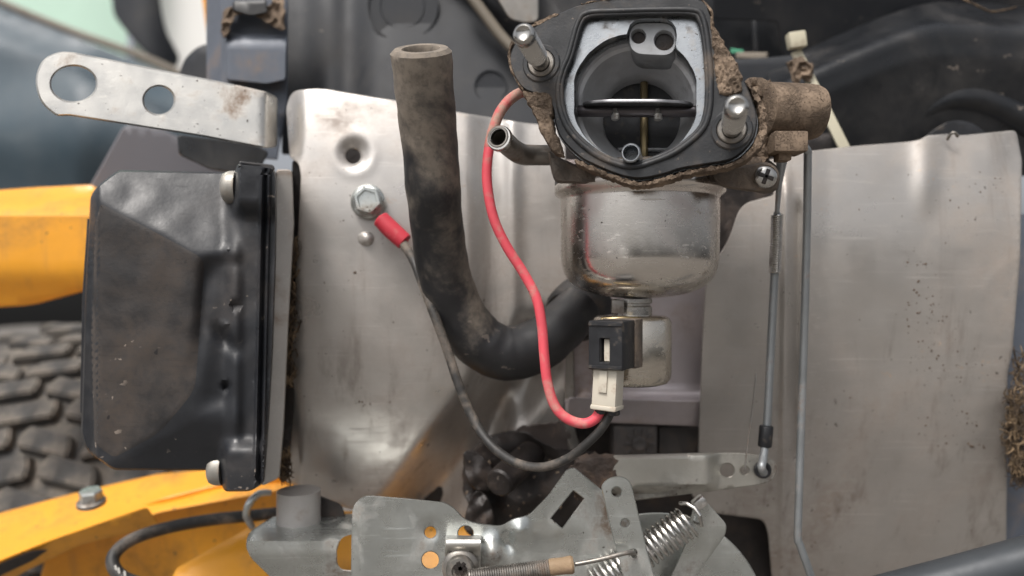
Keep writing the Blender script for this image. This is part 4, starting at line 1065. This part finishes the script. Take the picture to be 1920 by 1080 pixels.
# ================================================================== control bracket
cb = thing('control_bracket', 'zinc control bracket plate with holes along the bottom', 'bracket', base=(860, 1080, 35))
def ycb2(u, v):
    y_ = 46.0
    if v < 1014:
        z_ = (1014 - 540) * kk(46)
        y_ = z_ * FPX / max(200, v - 540) - D0
    if v > 1036: y_ += .10 * (v - 1036)
    return y_
sheet('base_flange', rnd([(512, 968, 4), (760, 960, 4), (760, 1140), (540, 1140), (507, 1082), (470, 1046, 10), (460, 1024, 10), (466, 998, 12)], 6), ZINC, cb,
      holes=[rnd([(632, 1030), (640, 1008), (664, 1000), (664, 1070), (640, 1068), (632, 1056)], 8)], y=ycb2, thick=2.2, grid=7, rim=6, cpx=2)
def ycb(u, v):
    y_ = 27 + .012 * (u - 700)
    y_ += 1.8 * math.exp(-(math.hypot(u - 807, v - 994) / 16) ** 2)
    y_ -= 5.5 * math.exp(-(((u - 924) / 22) ** 2 + ((v - 1036) / 26) ** 2))
    y_ -= 3.0 * math.exp(-(((u - 975) / 16) ** 2 + ((v - 996) / 20) ** 2))
    y_ += 2.5 * math.exp(-(((u - 950) / 14) ** 2 + ((v - 1020) / 18) ** 2))
    y_ += 3 * sstep(680, 662, u)
    return y_
sheet('bracket_plate', rnd([(657, 1140), (659, 1010), (661, 948, 18), (682, 928, 18), (760, 934), (836, 942, 12), (852, 952, 12), (872, 974, 14), (896, 981), (940, 986, 10), (962, 972, 10), (992, 965, 8), (1030, 926), (1062, 880, 12), (1076, 875, 10), (1124, 915), (1180, 960), (1200, 1140)], 8), ZINC, cb,
      holes=[circ(807, 998, 11, 18), circ(807, 1050, 16, 22), [(1075, 920), (1095, 935), (1054, 990), (1033, 972)], circ(873, 1000, 14, 20)], y=ycb, thick=2.2, grid=6, rim=6, cpx=1.8)
def ycl(u, v): return 24 + 7 * sstep(1012, 1003, v) - 2.5 * math.sin(math.pi * min(1, max(0, (v - 1006) / 30))) + 2.5 * sstep(1030, 1042, v)
sheet('cable_clamp', rnd([(835, 1003, 5), (903, 1005, 5), (901, 1060), (899, 1140), (833, 1140), (834, 1060)], 5), BRACKET, cb, y=lambda u, v: ycl(u, v) - 3, thick=2, grid=5, rim=5, cpx=1.6)
tsw = lathe('clamp_screw', [(6.9, 2), (7.0, .6), (6.4, 0), (5.3, -.4), (5.2, -3), (4.6, -3.8), (3.0, -4), (2.8, -3.0), (.1, -2.9)], P(863, 1066, 19.5), (0, 1, -.1), STEELD, cb, seg=32)
for i in range(3):
    rbox('torx_recess', P(863, 1065.5, 15.9), (5.2, .8, 1.5), DARK, tsw, bev=.2, rot=Matrix.Rotation(R(60 * i + 10), 3, 'Y'))

# swing lever
sw = thing('swing_lever', 'narrow upright zinc lever with round top and three holes', 'lever', base=(1190, 1080, 18))
sheet('lever_plate', spl([(1131, 930), (1128, 912), (1138, 899), (1156, 893), (1174, 897), (1184, 910), (1192, 940), (1200, 975), (1212, 1025), (1224, 1070), (1240, 1140), (1186, 1140), (1168, 1078), (1152, 1018), (1140, 970)], 5), ZINC, sw,
      holes=[circ(1156, 922, 9, 18), circ(1172, 981, 8, 18), circ(1187, 1038, 8, 16)], y=19, thick=2, grid=8, rim=6, cpx=1.8)
# quadrant disc with tab
qd = thing('governor_plate', 'round zinc plate with upright spring tab at the bottom', 'plate', base=(1300, 1080, 40))
sheet('disc', circ(1230, 1168, 207, 90), ZINC, qd, y=44, thick=2.4, grid=16, rim=8, cpx=2.2)
sheet('spring_tab', rnd([(1300, 946, 4), (1319, 934, 6), (1363, 984, 8), (1360, 1003, 8), (1304, 1082), (1290, 1140), (1240, 1140), (1258, 1080), (1290, 1008), (1292, 980)], 4), ZINC, qd, y=lambda u, v: 29 + .045 * (v - 940), thick=2, grid=8, rim=5, cpx=1.6)
rbox('tab_roll', P(1311, 942, 29.5), (5.5, 5, 4), STEEL, qd, bev=1.2, rot=Matrix.Rotation(R(-38), 3, 'Y'))
# springs
h1, h2 = P(1292, 976, 31), P(1118, 1096, 29)
big = helix(h2, h1, 6.0, 19, .75, 'tension_spring', STEEL, None, seg=8, per=20,
            lead=([], [P(1316, 985, 26), P(1312, 966, 24), P(1302, 952, 25), P(1288, 944, 27), P(1274, 944, 29)]))
tag(big, 'large open coil spring hooked on the tab of the round plate', 'spring')
sp2 = thing('cable_spring', 'tight coil spring with brown sleeve hooked to the upright lever', 'spring', base=(1000, 1080, 12))
helix(P(880, 1083, 13), P(1030, 1065, 13), 2.7, 34, .5, 'coil', STEELD, sp2, seg=6, per=14)
tube('coil_core', [(880, 1083, 13), (1030, 1065, 13)], 2.1, DARK, sp2, n=1, seg=10)
lathe('end_sleeve', [(1.5, 0), (2.9, .2), (3.1, 1), (3.0, 5), (3.3, 8.4), (2.8, 9.2), (1, 9.4)], P(1029, 1064, 13), P(1080, 1058, 13) - P(1029, 1064, 13), mat('brown_sleeve', hexc(140, 118, 92), .7, 0, dust=.3, bump=.5), sp2, seg=20)
tube('hook_wire', [(1078, 1058, 13), (1120, 1050, 13), (1160, 1040, 13.5), (1180, 1036, 15), (1190, 1039, 19)], .85, STEELD, sp2, n=6, seg=10)
